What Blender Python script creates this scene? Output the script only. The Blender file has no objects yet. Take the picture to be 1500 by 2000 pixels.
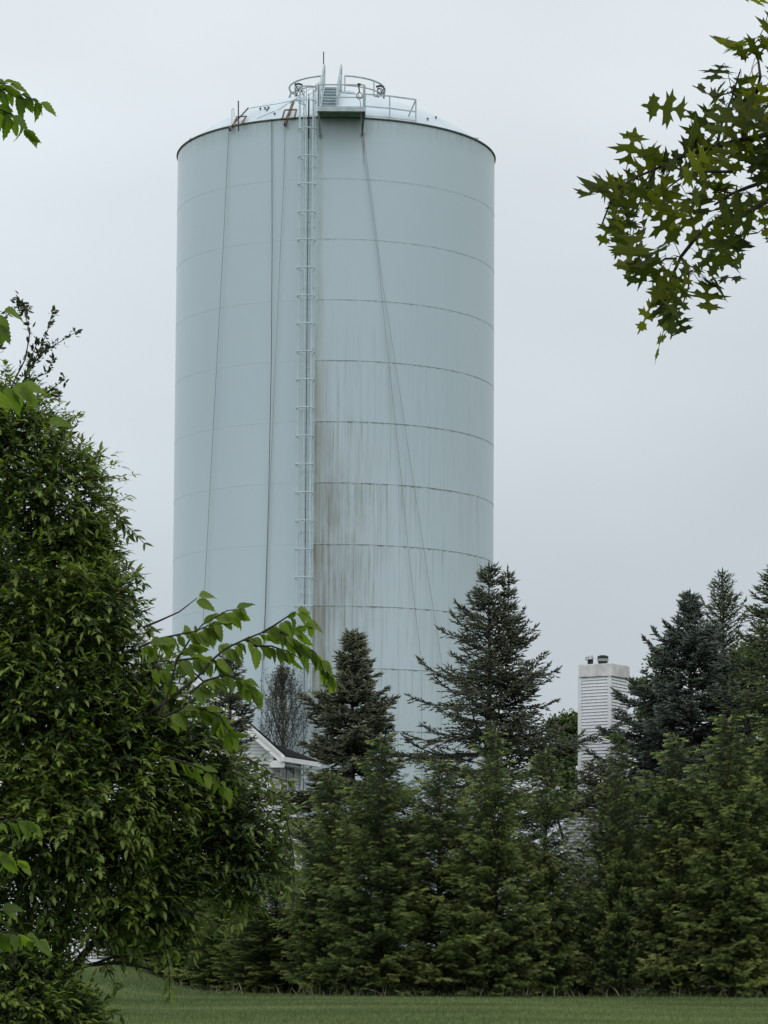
import bpy, math, random
from mathutils import noise as mnoise
import numpy as np
from mathutils import Vector, Matrix, Euler
from mathutils.geometry import tessellate_polygon

PI = math.pi
rnd = random.Random(7)
rng = np.random.default_rng(11)
sc = bpy.context.scene
COL = sc.collection

# ------------------------------------------------------------------ camera
F, CX, CY = 6000.0, 750.0, 1320.0
EYE = Vector((0, 0, 1.5))
CROT = Euler((math.radians(95.0), 0, 0)).to_matrix() @ Matrix.Rotation(math.radians(0.33), 3, 'Z')
cam = bpy.data.cameras.new('camera')
camo = bpy.data.objects.new('camera', cam)
COL.objects.link(camo)
cam.sensor_fit = 'HORIZONTAL'
cam.sensor_width = 36
cam.lens = 36 * F / 1500
cam.shift_y = (CY - 1000) / 1500
cam.clip_start = 0.3
cam.clip_end = 6000
camo.matrix_world = Matrix.Translation(EYE) @ CROT.to_4x4()
sc.camera = camo

def ray(px, py):
    return CROT @ Vector(((px - CX) / F, -(py - CY) / F, -1))
def W(px, py, D):
    """point seen at photo pixel (px,py) standing D metres ahead"""
    d = ray(px, py)
    return EYE + d * (D / d.y)

# ------------------------------------------------------------------ object helpers
def link(o):
    COL.objects.link(o); return o
def empty(name, loc, label=None, cat=None, group=None):
    o = link(bpy.data.objects.new(name, None))
    o.location = loc
    o.empty_display_size = 0.2
    if label: tag(o, label, cat, group)
    return o
def tag(o, label=None, cat=None, group=None, kind=None):
    if label: o['label'] = label
    if cat: o['category'] = cat
    if group: o['group'] = group
    if kind: o['kind'] = kind
    return o

def base_of(parent):
    v = Vector((0, 0, 0))
    p = parent
    while p is not None:
        v += p.location; p = p.parent
    return v

class MB:
    """collects geometry in world (or root local) coordinates"""
    def __init__(s):
        s.v = []; s.f = []; s.n = 0; s.sh = []; s.uv = []
    def add(s, verts, faces, shade=0.5):
        s.v.extend([tuple(x) for x in verts])
        s.f.extend([tuple(i + s.n for i in f) for f in faces])
        s.sh.extend([shade] * len(verts))
        s.n += len(verts)
    def box(s, c, size, rot=None, sh=.5):
        c = Vector(c); hx, hy, hz = size[0] / 2, size[1] / 2, size[2] / 2
        vs = [Vector((x, y, z)) for x in (-hx, hx) for y in (-hy, hy) for z in (-hz, hz)]
        if rot is not None: vs = [rot @ v for v in vs]
        s.add([c + v for v in vs], [(0, 1, 3, 2), (4, 6, 7, 5), (0, 4, 5, 1), (2, 3, 7, 6), (0, 2, 6, 4), (1, 5, 7, 3)], sh)
    def bar(s, a, b, w, h=None, up=Vector((0, 0, 1))):
        a = Vector(a); b = Vector(b); h = h or w
        d = (b - a).normalized()
        if abs(d.dot(up)) > .98: up = Vector((0, 1, 0))
        x = d.cross(up).normalized(); y = x.cross(d)
        vs = []
        for p in (a, b):
            for sx, sy in ((-1, -1), (1, -1), (1, 1), (-1, 1)):
                vs.append(p + x * sx * w / 2 + y * sy * h / 2)
        s.add(vs, [(0, 1, 2, 3), (7, 6, 5, 4), (0, 4, 5, 1), (1, 5, 6, 2), (2, 6, 7, 3), (3, 7, 4, 0)])
    def tube(s, pts, r, n=6, closed=False, sh=.5):
        pts = [Vector(p) for p in pts]; m = len(pts)
        rs = r if isinstance(r, (list, tuple)) else [r] * m
        vs = []; prev = None
        for i, p in enumerate(pts):
            if closed: d = pts[(i + 1) % m] - pts[i - 1]
            else: d = pts[min(i + 1, m - 1)] - pts[max(i - 1, 0)]
            if d.length < 1e-9: d = Vector((0, 0, 1))
            d.normalize()
            if prev is None:
                a = Vector((0, 0, 1)) if abs(d.z) < .9 else Vector((1, 0, 0))
                x = d.cross(a).normalized()
            else:
                x = (prev - d * prev.dot(d))
                if x.length < 1e-6: x = d.orthogonal()
                x.normalize()
            prev = x; y = d.cross(x)
            for k in range(n):
                t = 2 * PI * k / n
                vs.append(p + (x * math.cos(t) + y * math.sin(t)) * rs[i])
        fs = []
        for i in range(m if closed else m - 1):
            j = (i + 1) % m
            for k in range(n):
                l = (k + 1) % n
                fs.append((i * n + k, i * n + l, j * n + l, j * n + k))
        if not closed:
            fs.append(tuple(reversed(range(n)))); fs.append(tuple((m - 1) * n + k for k in range(n)))
        s.add(vs, fs, sh)
    def build(s, name, mat, parent=None, smooth=False):
        o0 = base_of(parent) if parent is not None and not getattr(s, 'local', False) else Vector((0, 0, 0))
        me = bpy.data.meshes.new(name)
        me.from_pydata([(a - o0.x, b - o0.y, c - o0.z) for a, b, c in s.v], [], s.f)
        at = me.attributes.new('shade', 'FLOAT', 'POINT')
        at.data.foreach_set('value', np.array(s.sh, dtype=np.float32))
        if smooth: me.polygons.foreach_set('use_smooth', [True] * len(me.polygons))
        me.materials.append(mat)
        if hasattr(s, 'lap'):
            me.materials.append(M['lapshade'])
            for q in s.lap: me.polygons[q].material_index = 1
        me.update()
        o = link(bpy.data.objects.new(name, me))
        if parent is not None: o.parent = parent
        return o

def basis(d, up):
    """rows of unit vectors -> (M,3,3): columns side, forward(d), normal"""
    d = d / np.linalg.norm(d, axis=1, keepdims=True)
    s = np.cross(d, up); l = np.linalg.norm(s, axis=1, keepdims=True)
    bad = l[:, 0] < 1e-4
    s[bad] = [1, 0, 0]; l[bad] = 1
    s = s / l
    n = np.cross(s, d)
    return np.stack([s, d, n], axis=2)

def scatter(name, tvs, tfs, which, pos, rot, scl, shade, mat, parent=None, uvs=None, local=False, smooth=True, tsh=None):
    """templates: verts list, tri arrays; one instance per row -> ONE mesh"""
    o0 = np.array(base_of(parent)) if (parent is not None and not local) else np.zeros(3)
    VV = []; FF = []; SS = []; UU = []; off = 0
    which = np.asarray(which)
    for k, (tv, tf) in enumerate(zip(tvs, tfs)):
        idx = np.where(which == k)[0]
        if len(idx) == 0: continue
        tv = np.asarray(tv, float); tf = np.asarray(tf, int)
        sc_ = scl[idx]
        if sc_.ndim == 1: sc_ = np.repeat(sc_[:, None], 3, axis=1)
        v = tv[None] * sc_[:, None, :]
        v = np.einsum('mij,mnj->mni', rot[idx], v) + pos[idx][:, None, :] - o0
        M, N = v.shape[:2]
        VV.append(v.reshape(-1, 3))
        FF.append((tf[None] + (np.arange(M) * N)[:, None, None] + off).reshape(-1, 3))
        SS.append(np.repeat(shade[idx], N) if tsh is None else (shade[idx][:, None] + np.asarray(tsh[k])[None]).ravel())
        if uvs is not None: UU.append(np.tile(np.asarray(uvs[k], float)[tf.reshape(-1)], (M, 1)))
        off += M * N
    V = np.concatenate(VV); Fc = np.concatenate(FF); S = np.concatenate(SS)
    me = bpy.data.meshes.new(name)
    me.vertices.add(len(V)); me.vertices.foreach_set('co', V.astype(np.float32).ravel())
    me.loops.add(len(Fc) * 3); me.loops.foreach_set('vertex_index', Fc.astype(np.int32).ravel())
    me.polygons.add(len(Fc))
    me.polygons.foreach_set('loop_start', (np.arange(len(Fc)) * 3).astype(np.int32))
    me.polygons.foreach_set('loop_total', np.full(len(Fc), 3, np.int32))
    if smooth: me.polygons.foreach_set('use_smooth', np.ones(len(Fc), bool))
    at = me.attributes.new('shade', 'FLOAT', 'POINT'); at.data.foreach_set('value', S.astype(np.float32))
    if uvs is not None:
        ul = me.uv_layers.new(name='UVMap'); ul.data.foreach_set('uv', np.concatenate(UU).astype(np.float32).ravel())
    me.update(calc_edges=True)
    me.materials.append(mat)
    o = link(bpy.data.objects.new(name, me))
    if parent is not None: o.parent = parent
    return o

def copy_tree(o, parent=None):
    c = o.copy(); COL.objects.link(c)
    if parent is not None: c.parent = parent
    for ch in list(o.children): copy_tree(ch, c)
    return c

# ------------------------------------------------------------------ materials
class NT:
    def __init__(s, name):
        s.m = bpy.data.materials.new(name); s.m.use_nodes = True
        s.t = s.m.node_tree; s.t.nodes.clear()
        s.out = s.n('ShaderNodeOutputMaterial')
    def n(s, typ, **kw):
        x = s.t.nodes.new(typ)
        for k, v in kw.items():
            if k.startswith('i_'): x.inputs[k[2:].replace('_', ' ')].default_value = v
            else: setattr(x, k, v)
        return x
    def l(s, a, b): s.t.links.new(a, b)
    def math(s, op, a, b=None, c=None, clamp=False):
        x = s.n('ShaderNodeMath', operation=op); x.use_clamp = clamp
        for i, q in enumerate((a, b, c)):
            if q is None: continue
            if isinstance(q, (int, float)): x.inputs[i].default_value = q
            else: s.l(q, x.inputs[i])
        return x.outputs[0]
    def ramp(s, fac, stops, interp='LINEAR'):
        x = s.n('ShaderNodeValToRGB'); e = x.color_ramp.elements
        x.color_ramp.interpolation = interp
        while len(e) < len(stops): e.new(.5)
        for k, (p, c) in zip(e, stops):
            k.position = p; k.color = (c if isinstance(c, (tuple, list)) else (c, c, c)) + (() if isinstance(c, (tuple, list)) and len(c) == 4 else (1,)) if isinstance(c, tuple) else (c, c, c, 1)
        s.l(fac, x.inputs[0]); return x.outputs[0]
    def mix(s, fac, a, b, mode='MIX'):
        x = s.n('ShaderNodeMix', data_type='RGBA', blend_type=mode)
        for i, q in ((0, fac), (6, a), (7, b)):
            if isinstance(q, (int, float)): x.inputs[i].default_value = q
            elif isinstance(q, tuple): x.inputs[i].default_value = q + (1,)
            else: s.l(q, x.inputs[i])
        return x.outputs[2]
    def noise(s, vec, scale, detail=3, rough=.55):
        x = s.n('ShaderNodeTexNoise'); x.inputs['Scale'].default_value = scale
        x.inputs['Detail'].default_value = detail; x.inputs['Roughness'].default_value = rough
        if vec is not None: s.l(vec, x.inputs['Vector'])
        return x.outputs['Fac']
    def mapping(s, vec, scale=(1, 1, 1), loc=(0, 0, 0)):
        x = s.n('ShaderNodeMapping'); x.inputs['Scale'].default_value = scale; x.inputs['Location'].default_value = loc
        s.l(vec, x.inputs['Vector']); return x.outputs[0]
    def obj(s): return s.n('ShaderNodeTexCoord').outputs['Object']

def mat_simple(name, col, rough=.6, var=.15, nscale=3, metal=0, bump=0, spec=.4, dark=None):
    t = NT(name); b = t.n('ShaderNodeBsdfPrincipled')
    b.inputs['Roughness'].default_value = rough; b.inputs['Metallic'].default_value = metal
    b.inputs['Specular IOR Level'].default_value = spec
    v = t.obj(); f = t.noise(v, nscale, 5, .6)
    d = dark or tuple(c * (1 - var * 2) for c in col)
    c = t.ramp(f, [(.3, d), (.65, tuple(col))])
    t.l(c, b.inputs['Base Color'])
    if bump:
        bp = t.n('ShaderNodeBump'); bp.inputs['Strength'].default_value = bump
        t.l(t.noise(v, nscale * 6, 4), bp.inputs['Height']); t.l(bp.outputs[0], b.inputs['Normal'])
    t.l(b.outputs[0], t.out.inputs[0]); return t.m

def mat_leaf(name, dark, mid, light, trans=.3, clump=1.2, rough=.45, spec=.35, veins=False, tint=(1.3, 1.6, .5)):
    t = NT(name)
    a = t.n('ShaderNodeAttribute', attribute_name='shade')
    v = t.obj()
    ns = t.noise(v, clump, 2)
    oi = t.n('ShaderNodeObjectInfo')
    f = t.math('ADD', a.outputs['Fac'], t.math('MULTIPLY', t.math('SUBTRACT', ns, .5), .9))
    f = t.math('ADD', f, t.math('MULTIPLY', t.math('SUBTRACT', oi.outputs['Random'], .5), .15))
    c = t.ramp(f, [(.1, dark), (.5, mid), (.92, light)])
    h = t.noise(v, clump * 2.3, 1)
    c = t.mix(t.math('MULTIPLY', h, .5), c, t.mix(1.0, c, (1.18, .97, .80), 'MULTIPLY'))
    nrm = None
    if veins:
        uv = t.n('ShaderNodeUVMap').outputs[0]
        sx = t.n('ShaderNodeSeparateXYZ'); t.l(uv, sx.inputs[0])
        au = t.math('ABSOLUTE', sx.outputs[0])
        ph = t.math('SUBTRACT', t.math('MULTIPLY', sx.outputs[1], 60.0), t.math('MULTIPLY', au, 45.0))
        w = t.math('POWER', t.math('ABSOLUTE', t.math('SINE', ph)), .5)
        side = t.math('SUBTRACT', 1.0, w)
        midr = t.math('LESS_THAN', au, .018)
        vv = t.math('MAXIMUM', t.math('MULTIPLY', side, .6), midr)
        c = t.mix(t.math('MULTIPLY', vv, .45), c, t.mix(1.0, c, (1.7, 1.6, 1.5), 'MULTIPLY'))
        bp = t.n('ShaderNodeBump'); bp.inputs['Strength'].default_value = .5; bp.inputs['Distance'].default_value = .003
        t.l(w, bp.inputs['Height']); nrm = bp.outputs[0]
    b = t.n('ShaderNodeBsdfPrincipled')
    b.inputs['Roughness'].default_value = rough; b.inputs['Specular IOR Level'].default_value = spec
    t.l(c, b.inputs['Base Color'])
    if nrm is not None: t.l(nrm, b.inputs['Normal'])
    tr = t.n('ShaderNodeBsdfTranslucent')
    t.l(t.mix(1.0, c, tint, 'MULTIPLY'), tr.inputs[0])
    mx = t.n('ShaderNodeMixShader'); mx.inputs[0].default_value = trans
    t.l(b.outputs[0], mx.inputs[1]); t.l(tr.outputs[0], mx.inputs[2])
    t.l(mx.outputs[0], t.out.inputs[0]); return t.m

M = {}
M['bark'] = mat_simple('bark', (.075, .06, .05), .9, .3, 8, bump=.4)
M['darkbark'] = mat_simple('dark_bark', (.03, .025, .02), .9, .3, 8)
M['twig'] = mat_simple('twig_bark', (.06, .05, .042), .85, .3, 20)
M['white'] = mat_simple('white_vinyl', (.80, .815, .84), .45, .05, .8, dark=(.68, .70, .72))
M['lapshade'] = mat_simple('lap_painted_shadow', (.46, .47, .48), .8, .1, 3)  # darker lap undersides: siding shadow lines put into the colour
M['whitetrim'] = mat_simple('white_trim', (.88, .89, .90), .4, .05, 2, dark=(.74, .75, .75))
M['cap'] = mat_simple('cap_metal', (.80, .81, .80), .45, .05, 2.5, dark=(.50, .49, .45))
M['flue'] = mat_simple('flue_metal', (.035, .036, .04), .5, .2, 6, metal=.4)
M['fluecap'] = mat_simple('flue_cap_metal', (.42, .43, .44), .4, .2, 6, metal=.5)
M['shingle'] = mat_simple('shingle', (.026, .027, .028), 1.0, .35, 14, bump=.6, spec=.08)
M['glass'] = mat_simple('window_glass', (.05, .055, .06), .08, .1, 2, spec=.7)
M['steel'] = mat_simple('painted_steel', (.44, .52, .56), .45, .08, 4, dark=(.32, .38, .39))
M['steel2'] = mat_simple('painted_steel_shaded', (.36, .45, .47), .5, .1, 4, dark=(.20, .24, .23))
M['seam'] = mat_simple('seam_paint', (.60, .71, .75), .4, .05, 1.2, dark=(.46, .57, .61))
M['cage'] = mat_simple('cage_paint', (.51, .605, .64), .45, .05, 4, dark=(.43, .51, .54))
M['rust'] = mat_simple('rusty_wood', (.22, .17, .12), .9, .25, 6, dark=(.09, .06, .04))
M['darksteel'] = mat_simple('dark_steel', (.045, .045, .045), .6, .2, 6)
M['rope'] = mat_simple('grey_rope', (.26, .29, .29), .8, .2, 30)
M['ropedark'] = mat_simple('dark_cable', (.02, .02, .022), .7, .2, 30)
M['stain'] = mat_simple('rim_stain', (.13, .15, .14), .8, .3, 9)

M['honey'] = mat_leaf('honeysuckle_leaf', (.012, .024, .006), (.046, .080, .016), (.175, .235, .048), .34, 1.6, rough=.5)
M['honey2'] = mat_leaf('sprout_leaf', (.02, .028, .015), (.04, .052, .025), (.07, .09, .035), .25, 2.2)
M['elm'] = mat_leaf('elm_leaf', (.040, .075, .014), (.100, .160, .024), (.18, .25, .045), .55, 3, veins=True, rough=.4)
M['oak'] = mat_leaf('oak_leaf', (.036, .052, .012), (.066, .088, .020), (.125, .145, .032), .58, 3, veins=False, tint=(1.4, 1.5, .4), rough=.6, spec=.15)
M['thuja'] = mat_leaf('arborvitae_leaf', (.032, .055, .023), (.118, .164, .060), (.34, .39, .150), .24, .6, rough=.65, spec=.2)
M['spruce'] = mat_leaf('spruce_needles', (.036, .046, .034), (.074, .090, .060), (.14, .155, .10), .05, .8, rough=.7, spec=.2)
M['blue'] = mat_leaf('blue_spruce_needles', (.034, .047, .040), (.070, .092, .078), (.13, .16, .135), .05, .8, rough=.7, spec=.2)
M['pine'] = mat_leaf('dark_spruce_needles', (.032, .052, .024), (.066, .096, .042), (.12, .15, .062), .08, .8, rough=.7, spec=.2)
M['far'] = mat_leaf('broadleaf', (.03, .055, .018), (.06, .105, .03), (.11, .17, .05), .3, 1.0)
M['larch'] = mat_leaf('thin_crown_leaf', (.04, .045, .035), (.065, .07, .05), (.10, .11, .075), .2, 1.0)
M['flower'] = mat_simple('pale_flower', (.72, .72, .58), .7, .1, 9)

# grass
def mat_ground():
    t = NT('grass_ground'); b = t.n('ShaderNodeBsdfPrincipled'); b.inputs['Roughness'].default_value = .95
    b.inputs['Specular IOR Level'].default_value = .1
    v = t.n('ShaderNodeNewGeometry').outputs['Position']
    f = t.noise(v, .35, 6, .7)
    c = t.ramp(f, [(.3, (.045, .068, .026)), (.7, (.085, .12, .044))])
    t.l(c, b.inputs['Base Color']); t.l(b.outputs[0], t.out.inputs[0]); return t.m
M['ground'] = mat_ground()
def mat_grass():
    t = NT('grass_blade'); b = t.n('ShaderNodeBsdfPrincipled'); b.inputs['Roughness'].default_value = .8
    b.inputs['Specular IOR Level'].default_value = .15
    v = t.n('ShaderNodeNewGeometry').outputs['Position']
    f = t.noise(t.mapping(v, (.10, .22, .3)), 1.0, 4, .6)
    a = t.n('ShaderNodeAttribute', attribute_name='shade')
    g = t.math('ADD', t.math('MULTIPLY', f, 1.3), t.math('MULTIPLY', t.math('SUBTRACT', a.outputs['Fac'], .8), .55))
    c = t.ramp(g, [(.2, (.070, .105, .038)), (.5, (.125, .172, .064)), (.85, (.225, .275, .110))])
    t.l(c, b.inputs['Base Color'])
    tr = t.n('ShaderNodeBsdfTranslucent'); t.l(c, tr.inputs[0])
    mx = t.n('ShaderNodeMixShader'); mx.inputs[0].default_value = .3
    t.l(b.outputs[0], mx.inputs[1]); t.l(tr.outputs[0], mx.inputs[2])
    t.l(mx.outputs[0], t.out.inputs[0]); return t.m
M['grass'] = mat_grass()
M['straw'] = mat_leaf('weed_stalk', (.035, .048, .022), (.075, .088, .042), (.17, .165, .09), .2, 2)

# ------------------------------------------------------------------ world + sun
w = bpy.data.worlds.new('World'); sc.world = w; w.use_nodes = True
nt = w.node_tree; nt.nodes.clear()
def wn(t, **k):
    x = nt.nodes.new(t)
    for a, b in k.items(): setattr(x, a, b)
    return x
out = wn('ShaderNodeOutputWorld')
tc = wn('ShaderNodeTexCoord')
SUN_EL, SUN_ROT = math.radians(58), math.radians(140)
sky = wn('ShaderNodeTexSky', sky_type='NISHITA', sun_disc=False)
sky.sun_elevation = SUN_EL; sky.sun_rotation = SUN_ROT
sky.dust_density = 3
bg1 = wn('ShaderNodeBackground'); bg1.inputs[1].default_value = .07
nt.links.new(sky.outputs[0], bg1.inputs[0])
sep = wn('ShaderNodeSeparateXYZ'); nt.links.new(tc.outputs['Generated'], sep.inputs[0])
rmp = wn('ShaderNodeValToRGB'); e = rmp.color_ramp.elements
stops = [(0.0, (.30, .34, .36)), (.02, (.545, .61, .665)), (.12, (.635, .70, .75)), (.27, (.82, .885, .925)), (.6, (.95, .99, 1.02)), (1, (1.08, 1.10, 1.12))]
while len(e) < len(stops): e.new(.5)
for k, (p, c) in zip(e, stops): k.position = p; k.color = c + (1,)
nt.links.new(sep.outputs[2], rmp.inputs[0])
mp = wn('ShaderNodeMapping'); mp.inputs['Scale'].default_value = (1, 1, 2.2)
nt.links.new(tc.outputs['Generated'], mp.inputs[0])
nz = wn('ShaderNodeTexNoise'); nz.inputs['Scale'].default_value = 5.5; nz.inputs['Detail'].default_value = 3; nz.inputs['Roughness'].default_value = .45
nt.links.new(mp.outputs[0], nz.inputs['Vector'])
r2 = wn('ShaderNodeMapRange'); r2.inputs[1].default_value = .25; r2.inputs[2].default_value = .75; r2.inputs[3].default_value = .93; r2.inputs[4].default_value = 1.07
nt.links.new(nz.outputs['Fac'], r2.inputs[0])
# left of the view a little brighter than the right
mx_ = wn('ShaderNodeMath', operation='MULTIPLY_ADD'); mx_.inputs[1].default_value = -.28; mx_.inputs[2].default_value = 1.0
nt.links.new(sep.outputs[0], mx_.inputs[0])
m0 = wn('ShaderNodeMath', operation='MULTIPLY'); nt.links.new(r2.outputs[0], m0.inputs[0]); nt.links.new(mx_.outputs[0], m0.inputs[1])
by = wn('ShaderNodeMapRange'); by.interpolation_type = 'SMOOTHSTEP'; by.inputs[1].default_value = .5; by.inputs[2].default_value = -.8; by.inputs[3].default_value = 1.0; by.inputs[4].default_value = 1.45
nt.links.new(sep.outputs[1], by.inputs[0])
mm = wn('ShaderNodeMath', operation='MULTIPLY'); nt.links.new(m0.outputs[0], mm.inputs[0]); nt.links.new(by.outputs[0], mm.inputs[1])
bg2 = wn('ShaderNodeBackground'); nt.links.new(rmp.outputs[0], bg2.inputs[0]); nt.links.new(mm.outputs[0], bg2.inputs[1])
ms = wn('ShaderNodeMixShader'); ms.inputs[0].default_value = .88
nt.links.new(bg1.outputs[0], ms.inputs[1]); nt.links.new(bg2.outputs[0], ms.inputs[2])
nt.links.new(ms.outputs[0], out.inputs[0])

sl = bpy.data.lights.new('sun', 'SUN'); sl.energy = .75; sl.angle = math.radians(40); sl.color = (1, .98, .94)
so = link(bpy.data.objects.new('sun', sl))
sd = Vector((math.sin(SUN_ROT) * math.cos(SUN_EL), math.cos(SUN_ROT) * math.cos(SUN_EL), math.sin(SUN_EL)))
so.rotation_euler = sd.to_track_quat('Z', 'Y').to_euler()
so.location = (0, -20, 60)
sc.view_settings.view_transform = 'Standard'; sc.view_settings.look = 'None'
sc.view_settings.exposure = 0; sc.view_settings.gamma = 1
sc.cycles.max_bounces = 6; sc.cycles.transparent_max_bounces = 4
sc.cycles.use_denoising = True

# ------------------------------------------------------------------ ground
def smooth(t):
    t = max(0., min(1., t)); return t * t * (3 - 2 * t)
def gz(x, y):
    return .78 * smooth((-x - 5.2) / 3.6) * smooth((y - 76) / 20) + .05 * math.sin(x * .35 + 1) * math.sin(y * .11) * smooth((y - 30) / 20)
def gzv(x, y):
    s = lambda t: np.clip(t, 0, 1) ** 2 * (3 - 2 * np.clip(t, 0, 1))
    return .78 * s((-x - 5.2) / 3.6) * s((y - 76) / 20) + .05 * np.sin(x * .35 + 1) * np.sin(y * .11) * s((y - 30) / 20)
xs = [-4000, -1500, -500, -150, -60] + list(np.arange(-30, 31, 1.0)) + [60, 150, 500, 1500, 4000]
ys = [-1500, -300, -60, -15] + list(np.arange(0, 132, 2.0)) + [150, 200, 400, 1000, 2500, 5000]
mb = MB()
vs = [(x, y, gz(x, y) if -60 <= x <= 60 else (gz(-60, y) if x < 0 else 0)) for y in ys for x in xs]
nx = len(xs)
fs = [(j * nx + i, j * nx + i + 1, (j + 1) * nx + i + 1, (j + 1) * nx + i) for j in range(len(ys) - 1) for i in range(nx - 1)]
mb.add(vs, fs)
g = mb.build('ground', M['ground'], smooth=True); tag(g, kind='structure')

# mown lawn blades
N = 230000
gx = rng.uniform(-1, 1, N); gy = 50 + 46 * rng.random(N) ** 1.0
gx = gx * (gy * .125 + 2.0)
pos = np.stack([gx, gy, gzv(gx, gy) - .005], 1)
tv = [(-.5, 0, 0), (.5, 0, 0), (.15, .0, 1)]; tf = [(0, 1, 2)]
th = rng.uniform(0, 2 * PI, N); lean = rng.normal(0, .35, (N, 2))
rot = np.zeros((N, 3, 3)); rot[:, 0, 0] = np.cos(th); rot[:, 1, 0] = np.sin(th); rot[:, 0, 1] = -np.sin(th); rot[:, 1, 1] = np.cos(th)
rot[:, 0, 2] = lean[:, 0]; rot[:, 1, 2] = lean[:, 1]; rot[:, 2, 2] = 1
scl = np.stack([rng.uniform(.012, .03, N), np.ones(N), rng.uniform(.035, .085, N)], 1)
o = scatter('lawn_grass', [tv], [tf], np.zeros(N, int), pos, rot, scl, rng.random(N), M['grass'], smooth=False)
tag(o, 'short mown green lawn in front of the evergreen hedge', 'grass', kind='stuff')
# rank weeds along the foot of the hedge
N = 1500
gx = rng.uniform(-7.0, 13.5, N); gy = rng.normal(88.35, .35, N) + np.where(gx < -3.5, (-gx - 3.5) * 2.2, 0)
pos = np.stack([gx, gy, gzv(gx, gy)], 1)
th = rng.uniform(0, 2 * PI, N); lean = rng.normal(0, .45, (N, 2))
rot = np.zeros((N, 3, 3)); rot[:, 0, 0] = np.cos(th); rot[:, 1, 0] = np.sin(th); rot[:, 0, 1] = -np.sin(th); rot[:, 1, 1] = np.cos(th)
rot[:, 0, 2] = lean[:, 0]; rot[:, 1, 2] = lean[:, 1]; rot[:, 2, 2] = 1
tv = [(-.5, 0, 0), (.5, 0, 0), (.4, 0, .6), (-.4, 0, .6), (.1, .12, 1)]; tf = [(0, 1, 2), (0, 2, 3), (3, 2, 4)]
scl = np.stack([rng.uniform(.012, .028, N), np.ones(N), .06 + .42 * rng.random(N) ** 4], 1)
o = scatter('tall_weeds', [tv], [tf], np.zeros(N, int), pos, rot, scl, rng.random(N), M['straw'], smooth=False)
tag(o, 'tall dry weeds and grass stalks along the foot of the hedge', 'weeds', kind='stuff')

# ------------------------------------------------------------------ water tower
TD = 125.0
TC = W(654.0, 700, TD); TC.z = 0
R = 6.555
root = empty('water_tower', (TC.x, TC.y, 0), 'tall pale blue steel water tank with horizontal weld seams, caged ladder and brown streaks', 'water tower')
def tcyl(px, py, r=R):
    d = ray(px, py); o = EYE - Vector((TC.x, TC.y, 0))
    a = d.x * d.x + d.y * d.y; b = 2 * (o.x * d.x + o.y * d.y); c = o.x * o.x + o.y * o.y - r * r
    disc = b * b - 4 * a * c
    if disc < 0: disc = 0
    t = (-b - math.sqrt(disc)) / (2 * a)
    return EYE + d * t
def Tw(px, py, off): return W(px, py, TC.y - off)
RIM = tcyl(655, 229).z
lad = tcyl(602, 600); PHI = math.atan2(lad.x - TC.x, -(lad.y - TC.y))   # angle to the right of the front
seam_px = [348, 466, 584, 702, 821, 940, 1060, 1181, 1303]
zs = [tcyl(622, y).z for y in seam_px]
SP = (zs[0] - zs[-1]) / 8; Z0 = zs[0]
def shell_point(u, z, r=R):   # u metres to the right of the ladder
    a = PHI + u / R
    return Vector((TC.x + r * math.sin(a), TC.y - r * math.cos(a), z))

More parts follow.
